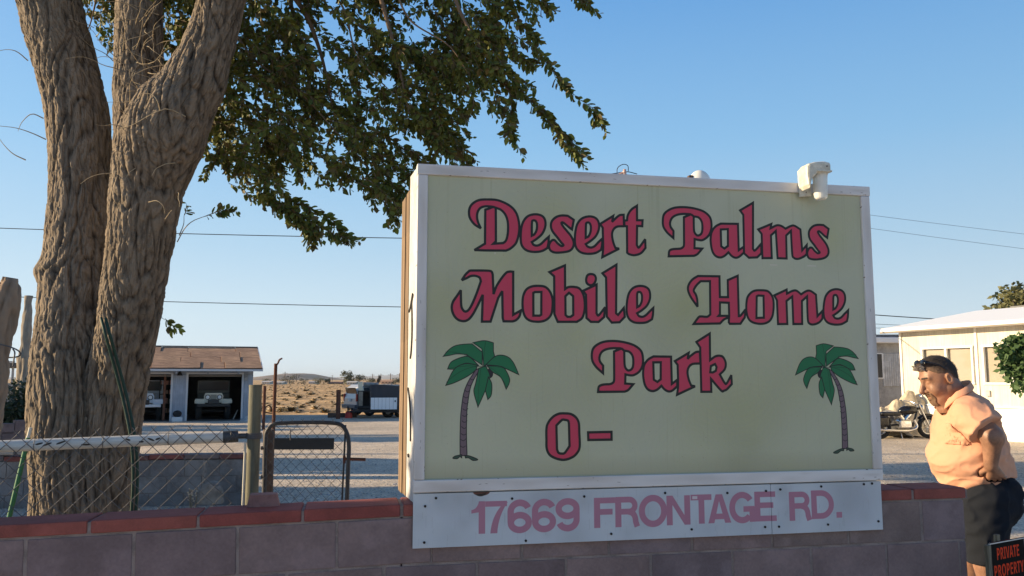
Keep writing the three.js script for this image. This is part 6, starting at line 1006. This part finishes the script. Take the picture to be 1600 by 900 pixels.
{ // warning sign on wooden stakes at the wall end
  const P = at(1545, 848.5, 4.0), t = thing('warning_sign', 'black private property sign with orange letters on wooden stakes', 'sign', P.clone().setY(0), Math.atan2(0.51, 0.86)), W = 0.31, H = 0.31, y1 = P.y;
  const art = canvasTex(512, 512, (c, w, h) => {
    c.fillStyle = '#060606'; c.fillRect(0, 0, w, h); c.strokeStyle = '#d6d2cc'; c.lineWidth = 9; c.strokeRect(9, 9, w - 18, h - 18);
    c.fillStyle = '#dd431f'; c.textAlign = 'center'; c.textBaseline = 'middle';
    const line = (s, y, size, wide) => { c.save(); c.font = 'bold ' + size + 'px sans-serif'; const m = c.measureText(s).width; c.translate(w / 2, y); c.scale(wide / m, 1); c.fillText(s, 0, 0); c.restore(); };
    line('PRIVATE', 95, 128, 330); line('PROPERTY', 225, 128, 430); line('NO', 335, 84, 110); line('TRESPASSING', 430, 96, 440);
    const r = rng(3); for (let i = 0; i < 300; i++) { c.fillStyle = `rgba(20,15,12,${0.3 * r()})`; c.fillRect(r() * w, r() * h, 2 + 10 * r(), 1 + 2 * r()); }
  });
  const g = new THREE.BoxGeometry(W, H, 0.004); mesh('plate', g, new THREE.MeshPhysicalMaterial({ map: art, roughness: 0.75, specularIntensity: 0.3 }), t).position.set(W / 2, y1 - H / 2, 0);
  const wood = std({ color: lin(0.27, 0.24, 0.17), map: rep(woodgrain, 3), roughness: 0.9 });
  const st = (x, top, w, z) => mesh('stake', rbox(w, top + 0.05, 0.02, x, (top - 0.05) / 2, z, 0.003), wood, t);
  st(-0.022, y1 - 0.006, 0.028, 0.006); st(0.098, y1 + 0.028, 0.026, -0.016);
  mesh('wire_tie', join([bar(V(-0.012, y1 - 0.03, 0.004), V(0.004, y1 - 0.028, 0.004), 0.002, 5)]), galv, t); mesh('wire_tie', bar(V(-0.012, y1 - 0.115, 0.004), V(0.004, y1 - 0.117, 0.004), 0.002, 5), galv, t);
}

// ------------------------------------------------------------------ the man behind the wall end
function surfaceNet(fn, lo, hi, cell) { // smooth closed surface where fn = 0, negative inside
  const n = [0, 1, 2].map((k) => Math.ceil((hi.getComponent(k) - lo.getComponent(k)) / cell) + 1), [nx, ny, nz] = n, f = new Float32Array(nx * ny * nz), id = (i, j, k) => (k * ny + j) * nx + i;
  for (let k = 0; k < nz; k++) for (let j = 0; j < ny; j++) for (let i = 0; i < nx; i++) f[id(i, j, k)] = fn(lo.x + i * cell, lo.y + j * cell, lo.z + k * cell);
  const vid = new Int32Array(nx * ny * nz).fill(-1), P = [], I = [];
  for (let k = 0; k < nz - 1; k++) for (let j = 0; j < ny - 1; j++) for (let i = 0; i < nx - 1; i++) {
    let sx = 0, sy = 0, sz = 0, c = 0;
    const edge = (a, b, c2, d, e, g) => { const u = f[id(i + a, j + b, k + c2)], v = f[id(i + d, j + e, k + g)]; if (u < 0 !== v < 0) { const t = u / (u - v); sx += a + (d - a) * t; sy += b + (e - b) * t; sz += c2 + (g - c2) * t; c++; } };
    edge(0, 0, 0, 1, 0, 0); edge(0, 1, 0, 1, 1, 0); edge(0, 0, 1, 1, 0, 1); edge(0, 1, 1, 1, 1, 1);
    edge(0, 0, 0, 0, 1, 0); edge(1, 0, 0, 1, 1, 0); edge(0, 0, 1, 0, 1, 1); edge(1, 0, 1, 1, 1, 1);
    edge(0, 0, 0, 0, 0, 1); edge(1, 0, 0, 1, 0, 1); edge(0, 1, 0, 0, 1, 1); edge(1, 1, 0, 1, 1, 1);
    if (c) { vid[id(i, j, k)] = P.length / 3; P.push(lo.x + (i + sx / c) * cell, lo.y + (j + sy / c) * cell, lo.z + (k + sz / c) * cell); }
  }
  const quad = (a, b, c, d, flip) => { if (a < 0 || b < 0 || c < 0 || d < 0) return; flip ? I.push(a, c, b, a, d, c) : I.push(a, b, c, a, c, d); };
  for (let k = 1; k < nz - 1; k++) for (let j = 1; j < ny - 1; j++) for (let i = 1; i < nx - 1; i++) {
    const u = f[id(i, j, k)] < 0;
    if (u !== f[id(i + 1, j, k)] < 0) quad(vid[id(i, j - 1, k - 1)], vid[id(i, j, k - 1)], vid[id(i, j, k)], vid[id(i, j - 1, k)], !u);
    if (u !== f[id(i, j + 1, k)] < 0) quad(vid[id(i - 1, j, k - 1)], vid[id(i - 1, j, k)], vid[id(i, j, k)], vid[id(i, j, k - 1)], !u);
    if (u !== f[id(i, j, k + 1)] < 0) quad(vid[id(i - 1, j - 1, k)], vid[id(i, j - 1, k)], vid[id(i, j, k)], vid[id(i - 1, j, k)], !u);
  }
  const g = new THREE.BufferGeometry(); g.setAttribute('position', new THREE.Float32BufferAttribute(P, 3)); g.setIndex(I); g.computeVertexNormals();
  return metric(g);
}
const smin = (a, b, k) => { const h = clamp(0.5 + 0.5 * (b - a) / k); return lerp(b, a, h) - k * h * (1 - h); };
const smax = (a, b, k) => -smin(-a, -b, k);
const cap = (x, y, z, a, b, r1, r2) => { // tapered capsule
  const bx = b.x - a.x, by = b.y - a.y, bz = b.z - a.z, px = x - a.x, py = y - a.y, pz = z - a.z, t = clamp((px * bx + py * by + pz * bz) / (bx * bx + by * by + bz * bz));
  return Math.hypot(px - bx * t, py - by * t, pz - bz * t) - lerp(r1, r2, t);
};
const ell = (x, y, z, c, r) => { const q = Math.hypot((x - c.x) / r.x, (y - c.y) / r.y, (z - c.z) / r.z), g = Math.hypot((x - c.x) / (r.x * r.x), (y - c.y) / (r.y * r.y), (z - c.z) / (r.z * r.z)); return g < 1e-6 ? -Math.min(r.x, r.y, r.z) : q * (q - 1) / g; };
{
  const D0 = 4.75, O = at(1528, 996, D0).setY(0.1), J = (px, py, D = D0) => at(px, py, D).sub(O);
  const man = thing('person', 'heavy man in a peach short-sleeved shirt and dark shorts leaning forward with hand on hip', 'person', O);
  const skin = std({ color: lin(0.36, 0.19, 0.12), roughness: 0.5, map: rep(mottle, 5) }), shirtM = std({ color: lin(0.66, 0.345, 0.22), roughness: 0.85, bumpMap: rep(grit, 22), bumpScale: 0.0008 }), shortsM = new THREE.MeshPhysicalMaterial({ color: lin(0.014, 0.017, 0.024), roughness: 0.9, specularIntensity: 0.3, bumpMap: rep(grit, 22), bumpScale: 0.0008 });
  // joints
  const shL = J(1516, 647, 4.545), shR = J(1504, 643, 4.965), elL = J(1551, 683, 4.43), wrL = J(1548, 726, 4.485), elR = J(1536, 684, 5.1), wrR = J(1532, 730, 5.03), nk = J(1497, 628), hipL = J(1540, 785, 4.65), hipR = J(1532, 785, 4.87), knL = J(1541, 882, 4.62), knR = J(1516, 872, 4.9), anL = J(1548, 978, 4.62), anR = J(1514, 978, 4.92), pel = J(1540, 768, 4.76);
  const ear = J(1469.5, 591.5, D0), ca = Math.cos(0.37), sa = Math.sin(0.37), HS = 1.06;
  const loc = (x, y, z) => { const dx = x - ear.x, dy = y - ear.y; return [(-ca * dx - sa * dy) / HS, (-sa * dx + ca * dy) / HS, (z - ear.z) / HS]; }; // head axes: forward, up, sideways
  const wor = (f, u, l) => V(ear.x + (-ca * f - sa * u) * HS, ear.y + (-sa * f + ca * u) * HS, ear.z + l * HS);
  const v = V, headField = (f, u, l) => {
    const s = Math.abs(l);
    let d = ell(f, u, s, v(0.004, 0.035, 0), v(0.093, 0.086, 0.076));
    d = smin(d, ell(f, u, s, v(0.042, -0.028, 0), v(0.056, 0.085, 0.060)), 0.03);
    d = smin(d, cap(f, u, s, v(0.0, -0.058, 0.046), v(0.064, -0.100, 0.020), 0.026, 0.022), 0.028);
    d = smin(d, cap(f, u, s, v(0.072, -0.103, 0), v(0.066, -0.100, 0.012), 0.020, 0.02), 0.02);
    d = smin(d, ell(f, u, s, v(0.062, -0.038, 0.036), v(0.034, 0.032, 0.028)), 0.02);
    d = smin(d, cap(f, u, s, v(0.09, 0.032, 0.0), v(0.078, 0.034, 0.044), 0.012, 0.010), 0.018);       // brow
    d = smax(d, -(Math.hypot(f - 0.106, u - 0.011, s - 0.032) - 0.017), 0.012);                            // eye sockets
    d = smin(d, Math.hypot(f - 0.079, u - 0.010, s - 0.031) - 0.0135, 0.004);
    d = smin(d, cap(f, u, s, v(0.095, 0.02, 0), v(0.124, -0.028, 0), 0.009, 0.014), 0.012);            // nose
    d = smin(d, Math.hypot(f - 0.105, u + 0.035, s - 0.012) - 0.0105, 0.008);
    d = smin(d, cap(f, u, s, v(0.098, -0.062, 0), v(0.088, -0.065, 0.022), 0.0085, 0.006), 0.006);      // lips
    d = smin(d, cap(f, u, s, v(0.097, -0.076, 0), v(0.088, -0.074, 0.02), 0.0085, 0.006), 0.005);
    let e = ell(f, u, s, v(-0.006, -0.002, 0.083), v(0.019, 0.032, 0.011)); e = smax(e, -ell(f, u, s, v(-0.002, 0.0, 0.094), v(0.010, 0.019, 0.010)), 0.006); // ears
    d = smin(d, e, 0.007);
    return d * HS;
  };
  const neckField = (x, y, z) => smin(cap(x, y, z, wor(-0.028, -0.055, 0), nk, 0.062, 0.074), cap(x, y, z, wor(0.03, -0.095, 0), J(1480, 634), 0.045, 0.06), 0.03);
  const headAll = (x, y, z) => { const [f, u, l] = loc(x, y, z); return smin(headField(f, u, l), neckField(x, y, z), 0.025); };
  const torso = (x, y, z, g = 0) => {
    let d = ell(x, y, z, J(1510, 712, 4.765), v(0.178 + g, 0.185 + g, 0.225 + g));
    d = smin(d, ell(x, y, z, J(1509, 666, 4.765), v(0.132 + g, 0.160 + g, 0.205 + g)), 0.08);
    d = smin(d, cap(x, y, z, shL, shR, 0.074 + g, 0.074 + g), 0.05);
    d = smin(d, ell(x, y, z, pel, v(0.165 + g, 0.135 + g, 0.20 + g)), 0.08);
    return smin(d, cap(x, y, z, J(1518, 643), J(1536, 705), 0.085 + g, 0.12 + g), 0.06);
  };
  const armsField = (x, y, z) => Math.min(smin(cap(x, y, z, shL, elL, 0.068, 0.056), cap(x, y, z, elL, wrL, 0.055, 0.034), 0.02), smin(cap(x, y, z, shR, elR, 0.068, 0.056), cap(x, y, z, elR, wrR, 0.055, 0.034), 0.02));
  const legs = (x, y, z) => Math.min(smin(cap(x, y, z, hipL, knL, 0.11, 0.062), smin(cap(x, y, z, knL, anL, 0.056, 0.036), ell(x, y, z, knL.clone().lerp(anL, 0.32).add(v(0.02, 0, 0)), v(0.058, 0.11, 0.056)), 0.03), 0.03), smin(cap(x, y, z, hipR, knR, 0.11, 0.062), smin(cap(x, y, z, knR, anR, 0.056, 0.036), ell(x, y, z, knR.clone().lerp(anR, 0.32).add(v(0.02, 0, 0)), v(0.058, 0.11, 0.056)), 0.03), 0.03));
  // hand on the hip: palm, four bent fingers reaching back round the hip, thumb leaving the side of the palm
  const hand = (w, k1, side) => { // wrist, knuckle centre, which way the back of the hand faces
    const dir = k1.clone().sub(w).normalize(), across = v(0.62, 0.10, 0.30 * side).addScaledVector(dir, -v(0.62, 0.10, 0.30 * side).dot(dir)).normalize(), out = dir.clone().cross(across).normalize().multiplyScalar(-1);
    if (out.z * side < 0) out.multiplyScalar(-1);
    const bones = [[w, k1.clone().addScaledVector(across, 0.026), 0.026, 0.020], [w, k1.clone().addScaledVector(across, -0.026), 0.026, 0.020], [w, k1, 0.028, 0.021]];
    const L = [0.040, 0.046, 0.044, 0.034];
    for (let i = 0; i < 4; i++) {
      const b = k1.clone().addScaledVector(across, (1.5 - i) * 0.0205).addScaledVector(dir, i === 3 ? -0.006 : 0), spread = across.clone().multiplyScalar((1.5 - i) * 0.10);
      const d1 = dir.clone().addScaledVector(out, -0.25).add(spread).normalize(), d2 = dir.clone().addScaledVector(out, -0.7).add(spread).normalize(), d3 = dir.clone().addScaledVector(out, -1.2).add(spread).normalize();
      const p1 = b.clone().addScaledVector(d1, L[i]), p2 = p1.clone().addScaledVector(d2, L[i] * 0.66), p3 = p2.clone().addScaledVector(d3, L[i] * 0.5);
      bones.push([b, p1, 0.0105, 0.0095], [p1, p2, 0.0095, 0.0088], [p2, p3, 0.0088, 0.0076]);
    }
    const t0 = w.clone().addScaledVector(dir, 0.028).addScaledVector(across, -0.026), t1 = t0.clone().addScaledVector(dir, 0.026).addScaledVector(across, -0.030).addScaledVector(out, -0.008), t2 = t1.clone().addScaledVector(dir, 0.028).addScaledVector(across, -0.010).addScaledVector(out, -0.012), t3 = t2.clone().addScaledVector(dir, 0.022).addScaledVector(out, -0.006);
    bones.push([t0, t1, 0.0165, 0.0135], [t1, t2, 0.0125, 0.011], [t2, t3, 0.0108, 0.009]);
    return { bones, field: (x, y, z) => { let d = 9; for (let i = 0; i < bones.length; i++) { const [a, b, p, q] = bones[i], e = cap(x, y, z, a, b, p, q); d = i < 3 ? smin(d, e, 0.012) : smin(d, e, 0.0045); } return d; } };
  };
  const hL = hand(wrL, J(1555, 743, 4.53), 1), hR = hand(wrR, J(1541, 747, 5.0), -1);
  const bodyCoarse = (x, y, z) => { let d = smin(torso(x, y, z, -0.02), armsField(x, y, z), 0.03); d = smin(d, legs(x, y, z), 0.04); d = Math.min(d, cap(x, y, z, nk, J(1500, 655), 0.07, 0.09)); return d; };
  // arms stop at the wrists of the hand grids, the neck at the head grid: the three grids overlap inside the flesh
  const body = [surfaceNet(bodyCoarse, v(-0.46, 0.05, -0.52), v(0.32, 1.52, 0.52), 0.012)];
  const headLo = wor(0, 0, 0).add(v(-0.21, -0.20, -0.125)), headHi = wor(0, 0, 0).add(v(0.16, 0.19, 0.125));
  body.push(surfaceNet(headAll, headLo, headHi, 0.0042));
  for (const [h, w, el] of [[hL, wrL, elL], [hR, wrR, elR]]) { const c = w.clone().add(v(0.03, -0.06, 0.02)); body.push(surfaceNet((x, y, z) => smin(h.field(x, y, z), cap(x, y, z, w.clone().lerp(el, 0.25), w, 0.038, 0.031), 0.015), c.clone().add(v(-0.14, -0.16, -0.14)), c.clone().add(v(0.16, 0.13, 0.14)), 0.0038)); }
  mesh('body', join(body), skin, man);

  // shirt: torso and sleeves a finger wider than the body, cut at hem, sleeve ends and collar, with folds
  const hemY = J(1500, 754).y, upL = elL.clone().sub(shL).normalize(), upR = elR.clone().sub(shR).normalize(), cutL = shL.clone().lerp(elL, 0.70), cutR = shR.clone().lerp(elR, 0.70);
  const folds = (x, y, z) => 0.016 * N3(x * 5 + y * 9, y * 10 - x * 6, z * 5) + 0.005 * N3(x * 13 - y * 8, y * 24 + x * 9, z * 9) + 0.010 * Math.pow(Math.abs(Math.sin((y * 1.0 - x * 0.5) * 30 + 4 * N3(x * 4, y * 3, z * 4))), 3) * smooth(1.18, 0.95, y) * smooth(-0.25, 0.05, x) - 0.006 * Math.exp(-(((y - 1.24 - 0.5 * (x + 0.1)) / 0.012) ** 2)) * smooth(-0.22, -0.1, x) * (z > 0 ? 1 : 0) - 0.006 * Math.pow(clamp(1 - Math.abs(N3(x * 6 + y * 5 + 3, y * 9 - x * 7, z * 6)) * 4.5), 1.5) - 0.002 * Math.pow(clamp(1 - Math.abs(N3(x * 12 - y * 9, y * 17 + x * 13, z * 11 + 5)) * 4.5), 1.5);
  const shirt = (x, y, z) => {
    let d = torso(x, y, z, 0.012);
    const sl = (s, e, up, cut) => smax(cap(x, y, z, s, e, 0.096, 0.098), (x - cut.x) * up.x + (y - cut.y) * up.y + (z - cut.z) * up.z, 0.008);
    d = smin(d, sl(shL, elL, upL, cutL), 0.018); d = smin(d, sl(shR, elR, upR, cutR), 0.018);
    d = smin(d, cap(x, y, z, J(1552, 712, 4.70), J(1583, 739, 4.66), 0.075, 0.020), 0.04); // tail pushed out behind the wrist
    d = smin(d, cap(x, y, z, J(1548, 716, 4.95), J(1572, 738, 4.95), 0.08, 0.03), 0.05);
    d = smin(d, cap(x, y, z, nk.clone().add(v(0.0, -0.01, 0)), J(1491, 614), 0.094, 0.084), 0.03);
    d += folds(x, y, z) - 0.002;
    d = smax(d, -neckField(x, y, z) + 0.0, 0.006);
    d = Math.max(d, -(smin(hL.field(x, y, z), cap(x, y, z, elL, wrL, 0.055, 0.036), 0.02) - 0.006));
    const hem = hemY + 0.016 * Math.sin(x * 14) + 0.05 * smooth(-0.02, 0.16, x) + 0.03 * smooth(0.0, -0.3, x) - 0.02;
    d = smax(d, hem - y, 0.006);
    const ny = loc(x, y, z); d = Math.max(d, -(Math.hypot(x - ear.x - 0.03, y - ear.y + 0.01, z - ear.z) - 0.112)); void ny;
    return d;
  };
  mesh('shirt', surfaceNet(shirt, v(-0.42, 0.78, -0.46), v(0.38, 1.56, 0.46), 0.0075), shirtM, man);
  // collar: a folded band round the neck
  { const P = [], c0 = J(1489, 612), pts = []; for (let i = 0; i <= 40; i++) { const a = -2.65 + 5.3 * i / 40; pts.push(V(c0.x + Math.cos(a) * 0.080 + 0.004, c0.y + Math.cos(a) * 0.046 - (Math.abs(a) > 2 ? (Math.abs(a) - 2) * 0.06 : 0), Math.sin(a) * 0.092 + c0.z)); } void P;
    const pos = [], idx = []; pts.forEach((p, i) => { const o = V(p.x - c0.x, 0, p.z - c0.z).normalize(); for (const [k, y] of [[0, 0.014], [0.006, 0.02], [0.022, -0.012], [0.018, -0.022], [0.0, -0.014]]) pos.push(p.x + o.x * k, p.y + y, p.z + o.z * k); if (i) for (let q = 0; q < 5; q++) { const a = (i - 1) * 5 + q, b = (i - 1) * 5 + (q + 1) % 5; idx.push(a, a + 5, b, b, a + 5, b + 5); } });
    const g = new THREE.BufferGeometry(); g.setAttribute('position', new THREE.Float32BufferAttribute(pos, 3)); g.setIndex(idx); g.computeVertexNormals(); mesh('collar', metric(g), shirtM, man); }
  { const f = (x, y, z) => Math.max(Math.abs(shirt(x, y, z) - 0.004) - 0.0035, Math.max(Math.abs(y - J(1470, 676).y) - 0.058, Math.abs(z - J(1470, 676, 4.62).z) - 0.055), x - J(1490, 676).x); mesh('pocket', surfaceNet(f, v(-0.40, J(1470, 676).y - 0.08, 0.04), v(-0.05, J(1470, 676).y + 0.08, 0.26), 0.0055), shirtM, man); }
  const seam = (pts, r) => tube(pts, r, 20, 4);
  void seam;
  // shorts
  const shorts = (x, y, z) => {
    let d = ell(x, y, z, pel.clone().add(v(0.005, -0.01, 0)), v(0.172, 0.15, 0.205));
    d = smin(d, cap(x, y, z, hipL, knL, 0.128, 0.092), 0.05); d = smin(d, cap(x, y, z, hipR, knR, 0.128, 0.092), 0.05);
    d = smin(d, ell(x, y, z, J(1556, 790, 4.76), v(0.10, 0.12, 0.17)), 0.05);
    d += 0.012 * N3(x * 7 + y * 5, y * 7, z * 7) + 0.008 * N3(x * 16, y * 22, z * 14) - 0.010 * Math.pow(clamp(1 - Math.abs(N3(x * 8 + y * 4, y * 7 - x * 5, z * 7)) * 4.5), 1.5);
    d = smax(d, -(legs(x, y, z) - 0.004) - 0.02, 0.004);
    const hem = z > 0.0 ? knL.y + 0.005 : knR.y + 0.02;
    d = smax(d, hem - y, 0.005);
    return smax(d, y - (hemY + 0.06), 0.006);
  };
  mesh('shorts', surfaceNet(shorts, v(-0.34, 0.36, -0.40), v(0.32, 1.14, 0.40), 0.010), shortsM, man);
  // hair, goatee, sunglasses
  const hairM = std({ color: lin(0.035, 0.026, 0.022), roughness: 0.8 }), greyHair = std({ color: lin(0.34, 0.30, 0.26), roughness: 0.8 }), beardM = std({ color: lin(0.17, 0.10, 0.06), roughness: 0.9 });
  const strand = (f, u, l) => 0.0012 * N3(f * 90, u * 40, l * 170) + 0.0008 * N3(f * 200, u * 90, l * 260);
  const hairline = (f, s) => f > 0.03 ? lerp(0.040, 0.074, smooth(0.03, 0.075, f)) + 0.004 * N3(f * 60, s * 60, 1) : f > -0.02 ? 0.040 - 0.02 * smooth(0.03, -0.02, f) : lerp(0.02, -0.075, smooth(-0.02, -0.075, f));
  const hair = (x, y, z) => { const [f, u, l] = loc(x, y, z), s = Math.abs(l); let d = ell(f, u, s, v(0.005, 0.037, 0), v(0.096, 0.092, 0.0775)); d = smin(d, ell(f, u, s, v(0.035, 0.104, 0), v(0.060, 0.024, 0.050)), 0.02); d = smin(d, cap(f, u, s, v(-0.060, 0.02, 0), v(-0.056, -0.06, 0), 0.03, 0.03), 0.03); d += strand(f, u, l); return Math.max(d, hairline(f, s) - u) * HS; };
  { const g = surfaceNet(hair, headLo, headHi, 0.0042), p = g.attributes.position, c = []; for (let i = 0; i < p.count; i++) { const [f, u, l] = loc(p.getX(i), p.getY(i), p.getZ(i)), k = smooth(0.0, 0.055, u - hairline(f, Math.abs(l))) * (Math.abs(l) > 0.045 ? 1 : 1), n = 0.85 + 0.3 * N3(f * 120, u * 60, l * 120); c.push(lerp(0.17, 0.030, k) * n, lerp(0.105, 0.023, k) * n, lerp(0.07, 0.02, k) * n); } g.setAttribute('color', new THREE.Float32BufferAttribute(c, 3)); mesh('hair', g, std({ vertexColors: true, roughness: 0.8 }), man);
    const hp = [], r = rng(23), nn = g.attributes.normal; for (let i = 0; i < 900; i++) { const k = Math.floor(r() * p.count), [f, u, l] = loc(p.getX(k), p.getY(k), p.getZ(k)); if (u - hairline(f, Math.abs(l)) < 0.004) continue; const a = V(p.getX(k), p.getY(k), p.getZ(k)), n2 = V(nn.getX(k), nn.getY(k), nn.getZ(k)), b = a.clone().addScaledVector(n2, 0.0015 + 0.003 * r()).add(V(0.004 * (r() - 0.2), 0.003 * r(), 0.004 * (r() - 0.5))); hp.push(bar(a, b, 0.0022, 3, 0.0006)); } mesh('short_hair', join(hp), hairM, man).userData.kind = 'stuff'; }
  { const tufts = [], r = rng(17); for (let i = 0; i < 46; i++) { const l = (r() - 0.5) * 0.085, a = wor(0.078 + 0.01 * r(), 0.076 + 0.020 * r(), l), b = wor(0.092 + 0.024 * r(), 0.086 + 0.034 * r(), l * 1.1); tufts.push(taper([a, a.clone().lerp(b, 0.5).add(v(0, 0.006, 0)), b], [0.006, 0.0045, 0.001], 5, 5)); } const t = mesh('front_tuft', join(tufts), greyHair, man); t.userData.kind = 'stuff'; }
  const goatee = (x, y, z) => { const [f, u, l] = loc(x, y, z), s = Math.abs(l); const d = headField(f, u, l) / HS - 0.006 + strand(f, u, l) * 1.4; const must = Math.max(Math.abs(u + 0.053) - 0.0085, s - 0.034, 0.07 - f), chin = Math.max(u + 0.078, s - 0.034, 0.048 - f, -u - 0.128), side = Math.max(Math.abs(s - 0.029) - 0.009, Math.abs(u + 0.07) - 0.024, 0.062 - f); return Math.max(d, Math.min(must, chin, side)) * HS; };
  mesh('goatee', surfaceNet(goatee, headLo, headHi, 0.0038), beardM, man);
  { const browF = (x, y, z) => { const [f, u, l] = loc(x, y, z), s = Math.abs(l); return Math.max(headField(f, u, l) / HS - 0.003, Math.abs(u - 0.036 - 0.06 * (0.03 - Math.abs(s - 0.03))) - 0.0045, Math.abs(s - 0.031) - 0.019, 0.05 - f) * HS; }; mesh('eyebrows', surfaceNet(browF, headLo, headHi, 0.003), hairM, man); }
  const lens = std({ color: lin(0.006, 0.006, 0.008), roughness: 0.08 }), gl = new THREE.Group(); gl.name = 'sunglasses'; man.add(gl);
  for (const s of [-1, 1]) {
    const g = new THREE.SphereGeometry(1, 18, 12).scale(0.011, 0.019, 0.029), m = new THREE.Matrix4().makeBasis(v(-ca, -sa, 0), v(-sa, ca, 0), v(0, 0, -1)); g.rotateZ(0.55); g.applyMatrix4(m); const p = wor(0.070, 0.116, s * 0.034); g.translate(p.x, p.y, p.z); mesh('lens', g, lens, gl);
    mesh('temple', tube([wor(0.064, 0.114, s * 0.060), wor(0.045, 0.104, s * 0.076), wor(0.02, 0.084, s * 0.086), wor(-0.008, 0.048, s * 0.087)], 0.0042, 20, 6), lens, gl);
  }
  mesh('bridge', tube([wor(0.078, 0.120, -0.014), wor(0.082, 0.123, 0), wor(0.078, 0.120, 0.014)], 0.003, 8, 5), lens, gl);
  mesh('belt_phone', rbox(0.03, 0.10, 0.055, 0, 0, 0, 0.006), lens, man).position.copy(J(1571, 741, 4.66));
  for (const a of [anL, anR]) { const s = mesh('shoe', surfaceNet((x, y, z) => smax(smin(ell(x, y, z, v(a.x - 0.085, 0.045, a.z), v(0.125, 0.05, 0.05)), ell(x, y, z, v(a.x + 0.01, 0.06, a.z), v(0.06, 0.07, 0.045)), 0.03), -y, 0.006), v(a.x - 0.24, -0.02, a.z - 0.08), v(a.x + 0.1, 0.16, a.z + 0.08), 0.01), std({ color: lin(0.1, 0.09, 0.085), roughness: 0.7 }), man); void s; }
}

renderer.render(scene, camera);
